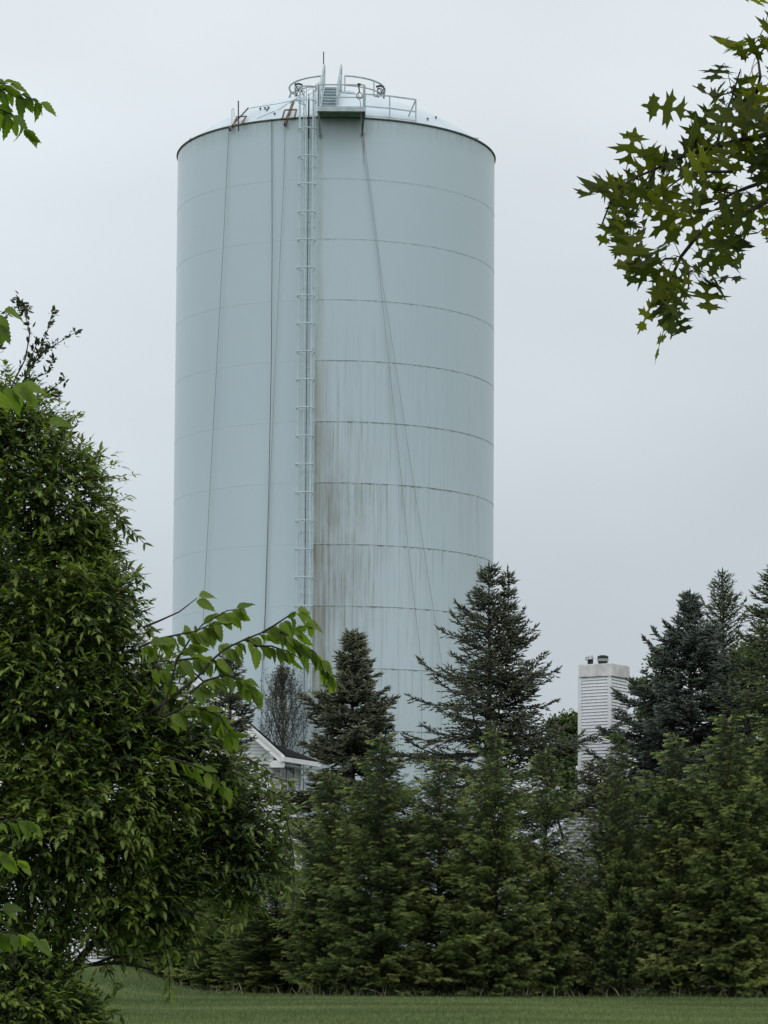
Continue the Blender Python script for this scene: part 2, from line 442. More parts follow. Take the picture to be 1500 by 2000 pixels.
def mat_tank():
    t = NT('tank_paint'); b = t.n('ShaderNodeBsdfPrincipled')
    uv = t.n('ShaderNodeUVMap').outputs[0]
    sx = t.n('ShaderNodeSeparateXYZ'); t.l(uv, sx.inputs[0]); u, v = sx.outputs[0], sx.outputs[1]
    base = t.ramp(t.noise(t.mapping(uv, (.25, .06, 1)), 1, 4), [(.3, (.422, .515, .568)), (.7, (.460, .553, .606))])
    # each course of plates a touch different, chalkier towards the ground
    course = t.math('DIVIDE', t.math('SUBTRACT', Z0, v), SP)       # 0 at the first seam, rising downward
    ci = t.math('FLOOR', course)
    wn_ = t.n('ShaderNodeTexWhiteNoise', noise_dimensions='1D'); t.l(ci, wn_.inputs['W'])
    base = t.mix(t.math('MULTIPLY', wn_.outputs['Value'], .10), base, (.385, .478, .53))
    low = t.n('ShaderNodeMapRange'); t.l(v, low.inputs[0]); low.inputs[1].default_value = 22; low.inputs[2].default_value = 8; low.inputs[3].default_value = 0; low.inputs[4].default_value = .5
    base = t.mix(low.outputs[0], base, (.56, .66, .69))
    fr = t.math('FRACT', course)                                      # 0 just below a seam .. 1 just above the next
    right = t.ramp(t.math('MULTIPLY_ADD', u, .1, .5), [(.50, 0.0), (.525, 1.0), (.62, .75), (.80, .55), (1.0, .35)])
    def sm(x, a, b_, lo=0., hi=1.):
        m_ = t.n('ShaderNodeMapRange'); t.l(x, m_.inputs[0]); m_.inputs[1].default_value = a; m_.inputs[2].default_value = b_
        m_.inputs[3].default_value = lo; m_.inputs[4].default_value = hi; m_.interpolation_type = 'SMOOTHSTEP'; return m_.outputs[0]
    s3p = t.noise(t.mapping(uv, (.9, .12, 1), (13, 9, 0)), 1.1, 3, .6)
    hgt = sm(t.math('ADD', course, t.math('MULTIPLY', t.math('SUBTRACT', s3p, .5), 3.0)), .6, 5.6)
    s1 = t.noise(t.mapping(uv, (6.0, .12, 1)), 1.6, 5, .65)
    s2 = t.noise(t.mapping(uv, (16.0, .35, 1), (7, 3, 0)), 1.5, 4, .6)
    s3 = t.noise(t.mapping(uv, (1.1, .5, 1), (3, 9, 0)), 1.1, 3, .6)
    st = t.math('MULTIPLY', sm(s1, .40, .72), sm(s2, .32, .68))
    st = t.math('ADD', st, t.math('MULTIPLY', sm(s1, .5, .75), .5))
    fade = sm(fr, 0.0, 1.0, 1.0, .7)
    d = t.math('MULTIPLY', t.math('MULTIPLY', st, right), t.math('MULTIPLY', hgt, fade))
    d = t.math('MULTIPLY', d, sm(s3, .30, .62, .35, 1.15))
    base = t.mix(t.math('MULTIPLY', d, 1.05, clamp=True), base, (.20, .21, .17))
    # pale bleached runs between the dirt
    pl = t.math('MULTIPLY', t.math('MULTIPLY', sm(s2, .52, .75), sm(course, 4.5, 8.0)), right)
    base = t.mix(t.math('MULTIPLY', pl, .5), base, (.70, .77, .75))
    # brown stain hugging the ladder
    uw = t.math('ADD', u, t.math('MULTIPLY', t.math('SUBTRACT', s3, .5), .9))
    near = t.math('MULTIPLY', sm(u, .10, .30), sm(uw, .25, 1.35, 1., 0.))
    nh = t.math('MULTIPLY', sm(course, 1.9, 5.0), sm(course, 8.0, 10.5, 1., .3))
    nb = t.math('MULTIPLY', t.math('MULTIPLY', near, nh), t.math('MULTIPLY', sm(s1, .25, .60, .25, 1.), sm(fr, 0, 1, 1.0, .5)))
    nb = t.math('MULTIPLY', nb, sm(s3, .25, .7, .35, 1.1))
    wash = t.math('MULTIPLY', t.math('MULTIPLY', sm(u, .15, .5), sm(u, .6, 3.6, 1., 0.)), t.math('MULTIPLY', sm(course, 3.4, 6.0), sm(course, 7.2, 10., 1., .25)))
    wash = t.math('MULTIPLY', wash, t.math('MULTIPLY', sm(s1, .22, .66, .35, 1.), sm(s3, .25, .65, .55, 1.1)))
    s4 = t.noise(t.mapping(uv, (26., .8, 1), (2, 5, 0)), 1.3, 6, .75)
    wash = t.math('MULTIPLY', wash, sm(s4, .36, .60, .45, 1.15))
    base = t.mix(t.math('MULTIPLY', wash, .78, clamp=True), base, (.19, .20, .185))
    # runs that start at each seam and thin out downward
    cmb = t.n('ShaderNodeCombineXYZ'); t.l(t.math('MULTIPLY_ADD', ci, 3.71, u), cmb.inputs[0]); t.l(v, cmb.inputs[1])
    r1 = t.noise(t.mapping(cmb.outputs[0], (9., .10, 1)), 1.4, 5, .7)
    ln = sm(t.noise(t.mapping(cmb.outputs[0], (5., .02, 1), (4, 0, 0)), 1.4, 3, .6), .3, .7, .15, 1.1)
    run = t.math('MULTIPLY', sm(r1, .50, .66), t.math('MULTIPLY', t.math('SUBTRACT', ln, fr, clamp=True), 1.6, clamp=True))
    run = t.math('MULTIPLY', t.math('MULTIPLY', run, sm(course, 1.5, 5.5)), right)
    base = t.mix(t.math('MULTIPLY', run, .8, clamp=True), base, (.17, .175, .155))
    base = t.mix(t.math('MULTIPLY', nb, .95, clamp=True), base, (.15, .135, .09))
    # faint greenish line down from the top beside the ladder
    nl = t.math('MULTIPLY', t.math('MULTIPLY', sm(u, .32, .42), sm(u, .48, .62, 1., 0.)), sm(s3, .3, .7, .15, .6))
    base = t.mix(nl, base, (.33, .38, .31))
    # seam dirt: a thin dark line, stronger right of the ladder
    thk = sm(t.noise(t.mapping(uv, (3.2, .4, 1), (21, 0, 0)), 1.5, 5, .75), .35, .65, .012, .042)
    sn = t.math('SUBTRACT', 1.0, t.math('DIVIDE', fr, thk), clamp=True)
    sn = t.math('POWER', sn, .6)
    sr = t.math('MULTIPLY', sm(t.noise(t.mapping(uv, (1.6, .4, 1), (11, 0, 0)), 1.5, 5, .7), .34, .60, .25, 1.), sm(u, .2, .5, .0, 1.0))
    sh_ = sm(course, -.5, 4.2, .28, 1.0)
    base = t.mix(t.math('MULTIPLY', t.math('MULTIPLY', sn, sr), sh_), base, (.055, .065, .055))
    # streaky darker band below the top rim, soft darker patch below the platform
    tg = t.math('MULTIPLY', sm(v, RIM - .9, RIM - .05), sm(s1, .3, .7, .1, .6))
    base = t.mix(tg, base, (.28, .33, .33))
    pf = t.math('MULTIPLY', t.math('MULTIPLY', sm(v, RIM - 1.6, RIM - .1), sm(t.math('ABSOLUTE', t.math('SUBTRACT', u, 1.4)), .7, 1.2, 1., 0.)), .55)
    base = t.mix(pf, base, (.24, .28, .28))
    # rust run below the right platform bracket
    rr = t.math('MULTIPLY', sm(t.math('ABSOLUTE', t.math('SUBTRACT', u, 2.14)), .0, .05, .9, 0.), t.math('MULTIPLY', sm(v, RIM - 2.3, RIM - .9), sm(v, RIM - .75, RIM - .7, 1., 0.)))
    base = t.mix(rr, base, (.16, .12, .08))
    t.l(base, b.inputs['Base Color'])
    b.inputs['Roughness'].default_value = .30
    b.inputs['Specular IOR Level'].default_value = .55
    bp = t.n('ShaderNodeBump'); bp.inputs['Strength'].default_value = .25; bp.inputs['Distance'].default_value = .03
    t.l(t.noise(t.mapping(uv, (.5, .45, 1)), 1, 3), bp.inputs['Height']); t.l(bp.outputs[0], b.inputs['Normal'])
    t.l(b.outputs[0], t.out.inputs[0]); return t.m
M['tank'] = mat_tank()
# shell with uv = metres
me = bpy.data.meshes.new('shell'); NS = 192
vs = []; fs = []; uvl = []
zr = [0, 10, 20, RIM]
for k in range(NS):
    u0 = -PI * R + 2 * PI * R * k / NS; u1 = -PI * R + 2 * PI * R * (k + 1) / NS
for z in zr:
    for k in range(NS):
        p = shell_point(-PI * R + 2 * PI * R * k / NS, z); vs.append((p.x - TC.x, p.y - TC.y, z))
for j in range(len(zr) - 1):
    for k in range(NS):
        k2 = (k + 1) % NS
        fs.append((j * NS + k, j * NS + k2, (j + 1) * NS + k2, (j + 1) * NS + k))
        ua = -PI * R + 2 * PI * R * k / NS; ub = -PI * R + 2 * PI * R * (k + 1) / NS
        uvl += [(ua, zr[j]), (ub, zr[j]), (ub, zr[j + 1]), (ua, zr[j + 1])]
me.from_pydata(vs, [], fs); ul = me.uv_layers.new(name='UVMap')
ul.data.foreach_set('uv', np.array(uvl, dtype=np.float32).ravel())
me.polygons.foreach_set('use_smooth', [True] * len(fs)); me.materials.append(M['tank']); me.update()
sh = link(bpy.data.objects.new('shell', me)); sh.parent = root

def ring(z, r, tube, n=128, a0=0, a1=2 * PI, closed=True):
    m = n if closed else n + 1
    return [Vector((TC.x + r * math.sin(a0 + (a1 - a0) * i / n), TC.y - r * math.cos(a0 + (a1 - a0) * i / n), z)) for i in range(m)]
for i in range(-0, 13):
    z = Z0 - SP * i
    if z < .5: break
    mb = MB(); mb.tube(ring(z, R + .001, 0), .006, 5, True); mb.build('weld_seam', M['seam'], root, True)
mb = MB(); mb.tube(ring(RIM, R + .02, 0), .038, 6, True); mb.build('rim', M['stain'], root, True)
# dome
RISE = 2.4; RD = (R * R + RISE * RISE) / (2 * RISE)
def dome_z(r): return RIM + RISE - RD + math.sqrt(RD * RD - r * r)
mb = MB(); vs = []; fs = []; K = 14; NSD = 96
for j in range(K + 1):
    r = R * (1 - j / K) if j < K else .001
    for k in range(NSD):
        a = 2 * PI * k / NSD; vs.append((TC.x + r * math.sin(a), TC.y - r * math.cos(a), dome_z(r)))
for j in range(K):
    for k in range(NSD):
        k2 = (k + 1) % NSD; fs.append((j * NSD + k, j * NSD + k2, (j + 1) * NSD + k2, (j + 1) * NSD + k))
mb.add(vs, fs)
M['dome'] = mat_simple('dome_paint', (.52, .60, .65), .42, .04, .8, dark=(.44, .52, .57))
dome = mb.build('dome_roof', M['dome'], root, True)
def small(name, pts, r=.03, mat='darksteel', par=None, n=6):
    m_ = MB(); m_.tube(pts, r, n); return m_.build(name, M[mat], par or root)
def on_dome(px, r=None, t=0):
    pass
def dome_pt(px, py):
    d = ray(px, py); best = None
    for i in range(4000):
        y = TC.y - R - .2 + i * .003
        p = EYE + d * (y / d.y); r = math.hypot(p.x - TC.x, p.y - TC.y)
        if r < R:
            if p.z <= dome_z(r): return p
    return EYE + d * ((TC.y - 4) / d.y)
for px, py in ((372, 271), (524, 209), (536, 221), (521, 213), (835, 231), (851, 228), (927, 269), (932, 270), (508, 211), (517, 210)):
    p = dome_pt(px, py + 4)
    m_ = MB(); m_.tube([p + Vector((0, 0, -.05)), p + Vector((.02, 0, .07))], .026, 6); m_.tube([p + Vector((-.04, 0, .07)), p + Vector((.05, 0, .09))], .022, 6)
    m_.build('roof_lug', M['darksteel'] if px not in (927, 932) else M['steel2'], root)
# ladder with cage
nrm = Vector((math.sin(PHI), -math.cos(PHI), 0)); tan = Vector((math.cos(PHI), math.sin(PHI), 0))
LB = Vector((TC.x, TC.y, 0)) + nrm * R
ZT = RIM + 1.05; ZB = 2.6
lb = MB()
for s in (-1, 1): lb.bar(LB + nrm * .2 + tan * .2 * s + Vector((0, 0, ZB - 1.5)), LB + nrm * .2 + tan * .2 * s + Vector((0, 0, ZT)), .045, .02)
z = ZB - 1.3
while z < RIM + .3:
    lb.tube([LB + nrm * .2 - tan * .2 + Vector((0, 0, z)), LB + nrm * .2 + tan * .2 + Vector((0, 0, z))], .011, 4); z += .305
z = 3.
while z < RIM:
    for s in (-1, 1): lb.bar(LB + tan * .22 * s + Vector((0, 0, z)), LB + nrm * .21 + tan * .22 * s + Vector((0, 0, z)), .04, .06)
    z += SP
ladder = lb.build('ladder', M['cage'], root)
hz = tcyl(602, 252, R + .6).z; CR = .345
def hoop_pts(z, a0=-195, a1=15, n=16):
    c = LB + nrm * .52 + Vector((0, 0, z)); pts = [LB + nrm * .2 - tan * .24 + Vector((0, 0, z))]
    for i in range(n + 1):
        a = math.radians(a0 + (a1 - a0) * i / n)
        pts.append(c + tan * CR * math.cos(a) - nrm * CR * math.sin(a))
    pts.append(LB + nrm * .2 + tan * .24 + Vector((0, 0, z))); return pts
z = hz + 1.105
k = 0
while z > ZB:
    m_ = MB(); m_.tube(hoop_pts(z), .021, 5); m_.build('cage_hoop', M['cage'], ladder); z -= 1.105; k += 1
for a in (-180, -140, -90, -40, 0):
    c = LB + nrm * .52; a_ = math.radians(a); p = c + tan * (CR - .02) * math.cos(a_) - nrm * (CR - .02) * math.sin(a_)
    m_ = MB(); m_.bar(p + Vector((0, 0, ZB)), p + Vector((0, 0, ZT)), .034, .014, up=nrm); m_.build('cage_bar', M['cage'], ladder)
small('safety_rail', [LB + nrm * .24 + Vector((0, 0, ZB)), LB + nrm * .24 + Vector((0, 0, ZT - .15))], .015, 'darksteel', ladder)
m_ = MB(); m_.tube([LB + nrm * .24 + Vector((0, 0, ZT - .35)), LB + nrm * .24 + Vector((0, 0, RIM - .9))], .035, 6); m_.build('climb_assist_rod', M['darksteel'], ladder)
m_ = MB(); m_.tube(hoop_pts(ZT - .02), .03, 5); m_.build('top_hoop', M['steel'], ladder)
# grab loop left of the ladder top
gl = [Tw(566, 201, 6.6), Tw(572, 197, 6.7), Tw(584, 196, 6.9), Tw(592, 199, 7.0), Tw(597, 207, 7.0), Tw(598, 222, 7.0)]
small('grab_rail', gl, .022, 'steel', ladder)

# platform
def pf(px, py=210, off=7.5): return Tw(px, py, off)
OF = 7.5; OBk = 6.25
A = Tw(621, 210, OF); B = Tw(712, 210, OF); zd = (A.z + B.z) / 2
ax, bx_ = A.x, B.x; yf, yb = TC.y - OF, TC.y - OBk
mb = MB()
mb.box(((ax + bx_) / 2, (yf + yb) / 2, zd - .03), (bx_ - ax, yb - yf, .05))
for i in range(4):
    yy = yf + (yb - yf) * (i + .5) / 4
    mb.box(((ax + bx_) / 2, yy, zd - .11), (bx_ - ax - .1, .05, .1))
platform = mb.build('platform', M['steel2'], root)
mb = MB()
mb.box(((ax + bx_) / 2, yf - .02, zd - .06), (bx_ - ax + .06, .03, .19))
for x in (ax - .015, bx_ + .015): mb.box((x, (yf + yb) / 2, zd - .06), (.03, yb - yf, .19))
mb.build('edge_beam', M['steel'], platform)
hr = Tw(666, 165.5, OF).z - zd
def rail(mb, pts, h, mid=.5, post=.05, w_=.045, posts=None):
    for i in range(len(pts) - 1):
        a, b = Vector(pts[i]), Vector(pts[i + 1])
        mb.bar(a + Vector((0, 0, h)), b + Vector((0, 0, h)), w_)
        mb.bar(a + Vector((0, 0, h * mid)), b + Vector((0, 0, h * mid)), w_ * .85)
    for i, p in enumerate(pts):
        if posts is None or i in posts:
            p = Vector(p); mb.bar(p, p + Vector((0, 0, h)), post)
mb = MB()
P0, P1, P2, P3 = (ax, yb, zd), (ax, yf, zd), (bx_, yf, zd), (bx_, yb, zd)
rail(mb, [P0, P1], hr, .45, .06); rail(mb, [(ax + .04, yf, zd), (bx_ - .04, yf, zd)], hr, .45, .06); rail(mb, [(bx_, yf + .05, zd), P3], hr, .45, .06)
mb.build('railing', M['steel'], platform)
for pxa, pxb, yb_ in ((621.5, 626, 269), (711, 707, 265)):
    q = tcyl(pxb, yb_); mb = MB()
    mb.bar(Tw(pxa, 213, OF - .04), q, .07, .07)
    mb.bar(Vector((Tw(pxa, 213, OF).x, yb - .1, zd - .2)), q, .05, .05)
    mb.build('brace', M['steel2'] if pxa < 650 else M['stain'], platform)
    mb = MB(); mb.bar(q + Vector((0, 0, -.05)), q + Vector((.10 if pxa > 650 else .1, -.02, .1)), .05); mb.build('bracket_lug', M['steel'], platform)
# stair from the platform over the rim
s0 = (Tw(641, 207, 6.7), zd); xb = Tw(641, 207, 6.7).x; xt = Tw(649, 173, 4.2).x
y0, y1 = TC.y - 6.75, TC.y - 4.1; z0_, z1_ = zd + .05, Tw(645, 172, 4.1).z
def stp(t): return Vector((xb + (xt - xb) * t, y0 + (y1 - y0) * t, z0_ + (z1_ - z0_) * t))
mb = MB(); WS = .30
for s in (-1, 1): mb.bar(stp(-.02) + Vector((s * WS, 0, 0)), stp(1.02) + Vector((s * WS, 0, 0)), .03, .2)
stair = mb.build('stair', M['steel'], root)
for i in range(8):
    m_ = MB(); m_.box(stp((i + .5) / 8) + Vector((0, 0, .03)), (2 * WS - .04, .24, .05)); m_.build('step', M['steel'], stair)
mb = MB(); e_ = stp(1.0)
mb.box((xt, (e_.y + TC.y - 2.0) / 2, e_.z + .02), (2 * WS, abs(TC.y - 2.0 - e_.y), .05)); 
for q in (.2, .8):
    yy = e_.y + (TC.y - 2.0 - e_.y) * q
    for s in (-1, 1):
        mb.bar((xt + s * .25, yy, e_.z), (xt + s * .25, yy, dome_z(math.hypot(xt + s * .25 - TC.x, yy - TC.y)) - .05), .05)
mb.build('walkway', M['steel2'], stair)
for s in (-1, 1):
    m_ = MB(); hx = Vector((s * (WS + .04), 0, 0)); h = .93
    pts = [stp(0.0) + hx, stp(0) + hx + Vector((0, 0, h * .7)), stp(.08) + hx + Vector((0, 0, h * .93))]
    pts += [stp(t) + hx + Vector((0, 0, h)) for t in (.25, .5, .75, .92)]
    pts += [stp(1) + hx + Vector((0, 0, h * 1.02)), stp(1.08) + hx + Vector((0, 0, h * .86)), stp(1.1) + hx + Vector((0, 0, h * .5)), stp(1.1) + hx + Vector((0, 0, -.25))]
    m_.tube(pts, .042, 6)
    m_.tube([stp(t) + hx + Vector((0, 0, h * .5)) for t in (0, 1.08)], .025, 6)
    for t in (.33, .68): m_.tube([stp(t) + hx, stp(t) + hx + Vector((0, 0, h))], .024, 6)
    m_.build('handrail', M['steel'], stair)
# round railing about the roof hatch
RR = 1.97; gap0 = math.atan2(Tw(626, 160, 2).x - TC.x, 1.9); gap1 = math.atan2(Tw(673, 160, 2).x - TC.x, 1.9)
zt = Tw(655, 147.5, RR).z; zb_ = dome_z(RR)
mb = MB()
mb.tube(ring(zt, RR, 0, 64, gap1, gap0 + 2 * PI, False), .035, 6); mb.tube(ring(zb_ + (zt - zb_) * .5, RR, 0, 64, gap1, gap0 + 2 * PI, False), .028, 6)
hatch = mb.build('hatch_railing', M['steel2'], root)
for i in range(9):
    a = gap1 + (gap0 + 2 * PI - gap1) * i / 8
    p = Vector((TC.x + RR * math.sin(a), TC.y - RR * math.cos(a), 0)); m_ = MB()
    m_.tube([p + Vector((0, 0, zb_ - .05)), p + Vector((0, 0, zt))], .034, 6); m_.build('post', M['steel'], hatch)
mb = MB(); 
for z_, r_ in ((0, .55), (.35, .5)):
    pass
vs = []; prof = [(.55, -.1), (.55, .30), (.70, .34), (.60, .5), (.25, .62), (.001, .65)]
for r_, z_ in prof:
    for k in range(24): vs.append((TC.x + .2 + r_ * math.cos(2 * PI * k / 24), TC.y + r_ * math.sin(2 * PI * k / 24), RIM + RISE + z_ - .1))
fs = [(j * 24 + k, j * 24 + (k + 1) % 24, (j + 1) * 24 + (k + 1) % 24, (j + 1) * 24 + k) for j in range(5) for k in range(24)]
mb.add(vs, fs); mb.build('roof_vent', M['dome'], root, True)
# walkway railing along the rim, right
pts = [tcyl(713, 222, R - .12), tcyl(761, 230, R - .12), tcyl(812, 238, R - .12)]
zf = sum(p.z for p in pts) / 3
pts = [Vector((p.x, p.y, RIM - .02)) for p in pts]
mb = MB(); hh = Tw(761, 182, 6.4).z - RIM
rail(mb, pts, hh, .52, .055, .05)
mb.bar(pts[0] + Vector((0, 0, .12)), pts[1] + Vector((0, 0, .12)), .02, .12); mb.bar(pts[1] + Vector((0, 0, .12)), pts[2] + Vector((0, 0, .12)), .02, .12)
mb.bar(pts[2] + Vector((0, 0, hh)), Vector(pts[2]) + Vector((-.35, .35, .30)), .04)
mb.build('rim_railing', M['steel'], root)
# antenna etc
small('antenna', [Tw(632, 205, 3.6), Tw(632, 101, 3.6)], .024, 'darksteel')
small('vent_pipe', [dome_pt(466, 246) - Vector((0, 0, .2)), Tw(465.5, 197, (TC.y - dome_pt(466, 246).y))], .03, 'stain')
pv = TC.y - dome_pt(455, 244).y
small('bent_pipe', [Tw(453, 245, pv), Tw(453, 214, pv), Tw(455, 212, pv), Tw(457, 214, pv), Tw(457, 228, pv)], .014, 'steel2')

# rigging frames on the rim (rest on the tank -> top level)
def rigging(name, a, b, rect, label):
    r_ = empty(name, b, label, 'rigging frame', 'rigging frames on the tank rim')
    m_ = MB(); m_.bar(a, b, .10, .06); m_.tube([b + Vector((0, -.02, .05)), b + Vector((0, -.05, -.12))], .05, 6); m_.build('beam', M['rust'], r_)
    m_ = MB()
    for i in range(4): m_.bar(rect[i], rect[(i + 1) % 4], .06, .045)
    m_.build('counter_frame', M['rust'], r_)
    m_ = MB(); m_.tube([b + Vector((-.04, -.07, -.02)), b + Vector((.04, -.07, -.14))], .045, 8); m_.build('pulley', M['darksteel'], r_)
rigging('rigging_outrigger', Tw(485, 211, 5.0), tcyl(449, 250, R + .12),
        [Tw(463, 228, 5.4), Tw(481, 227, 5.2), Tw(472, 242, 5.7), Tw(455, 245, 5.8)], 'rusty timber rigging frame on the tank rim at the top of the left rope')
rigging('rigging_outrigger', Tw(573, 199, 5.6), tcyl(557, 241, R + .12),
        [Tw(556, 215, 6.2), Tw(579, 214, 6.2), Tw(575, 230, 6.5), Tw(551, 232, 6.5)], 'rusty H shaped rigging frame on the tank rim beside the caged ladder')
def rope(name, pp, r, mat, label, off=.06):
    pts = []
    for px, py in pp:
        p = tcyl(px, py, R + off + .06 * (py > 300)); pts.append(p)
    g_ = pts[-1]; pts.append(Vector((g_.x, g_.y - .3, .2)) if len(pp) else g_)
    m_ = MB(); m_.tube(pts, r, 5); o = m_.build(name, M[mat]); tag(o, label, 'rope', 'ropes hanging down the tank'); return o
rope('hanging_rope', [(447, 252), (436, 480), (425, 680), (414, 880), (404, 1070), (398, 1180), (394, 1260)], .011, 'rope', 'thin grey rope hanging down the left side of the tank from the rusty frame')
rope('hanging_cable', [(531, 232), (531.5, 480), (530, 700), (525, 960), (518, 1190), (511, 1330)], .012, 'ropedark', 'black cable hanging straight down the tank left of the ladder')
rope('hanging_rope', [(557, 243), (554, 360), (548, 480), (541, 640), (534, 800), (528, 940), (520, 1170), (514, 1330)], .009, 'rope', 'thin grey rope beside the black cable, slanting into it')
rope('hanging_rope', [(707, 278), (722, 380), (738, 500), (750, 620), (765, 760), (780, 900), (796, 1060), (812, 1200), (824, 1300)], .008, 'rope', 'left rope of the pair slanting down right from the platform')
rope('hanging_rope', [(711, 275), (728, 400), (748, 560), (774, 720), (795, 860), (818, 1010), (840, 1150), (862, 1290)], .008, 'rope', 'right rope of the pair slanting down right from the platform')
for (pts, lab) in (([Tw(701, 166, 7.56), Tw(701.5, 175, 7.57), Tw(700, 186, 7.58), Tw(704, 200, 7.58), Tw(706, 240, 7.3), tcyl(707, 278, R + .12)], 'rope hanging from the block on the platform rail'),):
    m_ = MB(); m_.tube(pts, .014, 5); o = m_.build('rigging_rope', M['rope']); tag(o, lab, 'rope')
pb = empty('pulley_block', Tw(701, 180, 7.56), 'black pulley block hanging from the platform rail', 'pulley')
m_ = MB(); c = Tw(702, 187, 7.56)
m_.tube([c + Vector((.11 * math.cos(t), 0, .13 * math.sin(t))) for t in np.linspace(0, 2 * PI, 14)[:-1]], .018, 5, True); m_.build('wheel', M['darksteel'], pb)
m_ = MB(); m_.tube([Tw(701, 163, 7.56), Tw(701, 170, 7.56), Tw(702, 181, 7.56)], [.05, .03, .03], 6); m_.tube([Tw(698, 165, 7.57), Tw(705, 165, 7.57)], .04, 6); m_.build('hook', M['darksteel'], pb)
# coils of rope tied on the hatch rail
for cx_, cy_, off_, lab in ((583, 168, 1.2, 'tangle of dark rope tied to the left of the round roof railing'), (742, 172, 1.0, 'bundle of dark rope tied over the right of the round roof railing')):
    m_ = MB(); c = Tw(cx_, cy_, off_); r2_ = random.Random(cx_)
    for q in range(3):
        ph = r2_.uniform(0, 6)
        m_.tube([c + Vector((.10 * math.cos(t + ph) * (1 + .3 * q) + .03 * q, .1 * math.sin(t), -.35 * (1 - math.cos(t)) * (.5 + .3 * q))) for t in np.linspace(0, 2 * PI, 16)[:-1]], .018, 5, True)
    m_.tube([c + Vector((-.16, 0, .05)), c + Vector((0, -.02, .09)), c + Vector((.17, 0, .04))], .045, 6)
    o = m_.build('rope_coil', M['darksteel']); tag(o, lab, 'rope coil', 'rope bundles on the roof railing')

# guy lines from the hatch railing to the rigging frames
for a, b, lab in ((Tw(628, 172, 2.0), Tw(502, 232, 6.4), 'slack tie line running over the dome from the round railing towards the rim'), (Tw(625, 160, 2.0), Tw(540, 216, 5.6), 'upper tie line from the round roof railing down the left of the dome'),
                  (Tw(600, 190, 4.5), Tw(488, 211, 5.0), 'tie line holding the left rigging frame')):
    m_ = MB(); m_.tube([a, (a + b) / 2 - Vector((0, 0, .04)), b], .012, 4); o = m_.build('tie_line', M['rope']); tag(o, lab, 'tie line', 'tie lines over the tank roof')

# ------------------------------------------------------------------ houses
def lap_rows(mb, P, X, Z0_, Z1_, lo, hi, lap=.115, out=None):
    """siding on plane: origin P, direction X; lo(z),hi(z) give extent; out = outward normal"""
    z = Z0_
    while z < Z1_ - 1e-4:
        zt_ = min(z + lap, Z1_)
        a0, a1, b0, b1 = lo(z), hi(z), lo(zt_), hi(zt_)
        if a1 > a0:
            if b1 < b0: b0 = b1 = (b0 + b1) / 2
            v = [P + X * a0 + out * .032 + Vector((0, 0, z + .018)), P + X * a1 + out * .032 + Vector((0, 0, z)), P + X * b1 + out * .003 + Vector((0, 0, zt_)), P + X * b0 + out * .003 + Vector((0, 0, zt_)),
                 P + X * a0 + out * .004 + Vector((0, 0, z)), P + X * a1 + out * .004 + Vector((0, 0, z))]
            mb.add(v, [(0, 1, 2, 3)])
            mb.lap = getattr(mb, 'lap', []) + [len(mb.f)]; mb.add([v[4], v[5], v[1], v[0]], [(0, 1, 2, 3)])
        z += lap

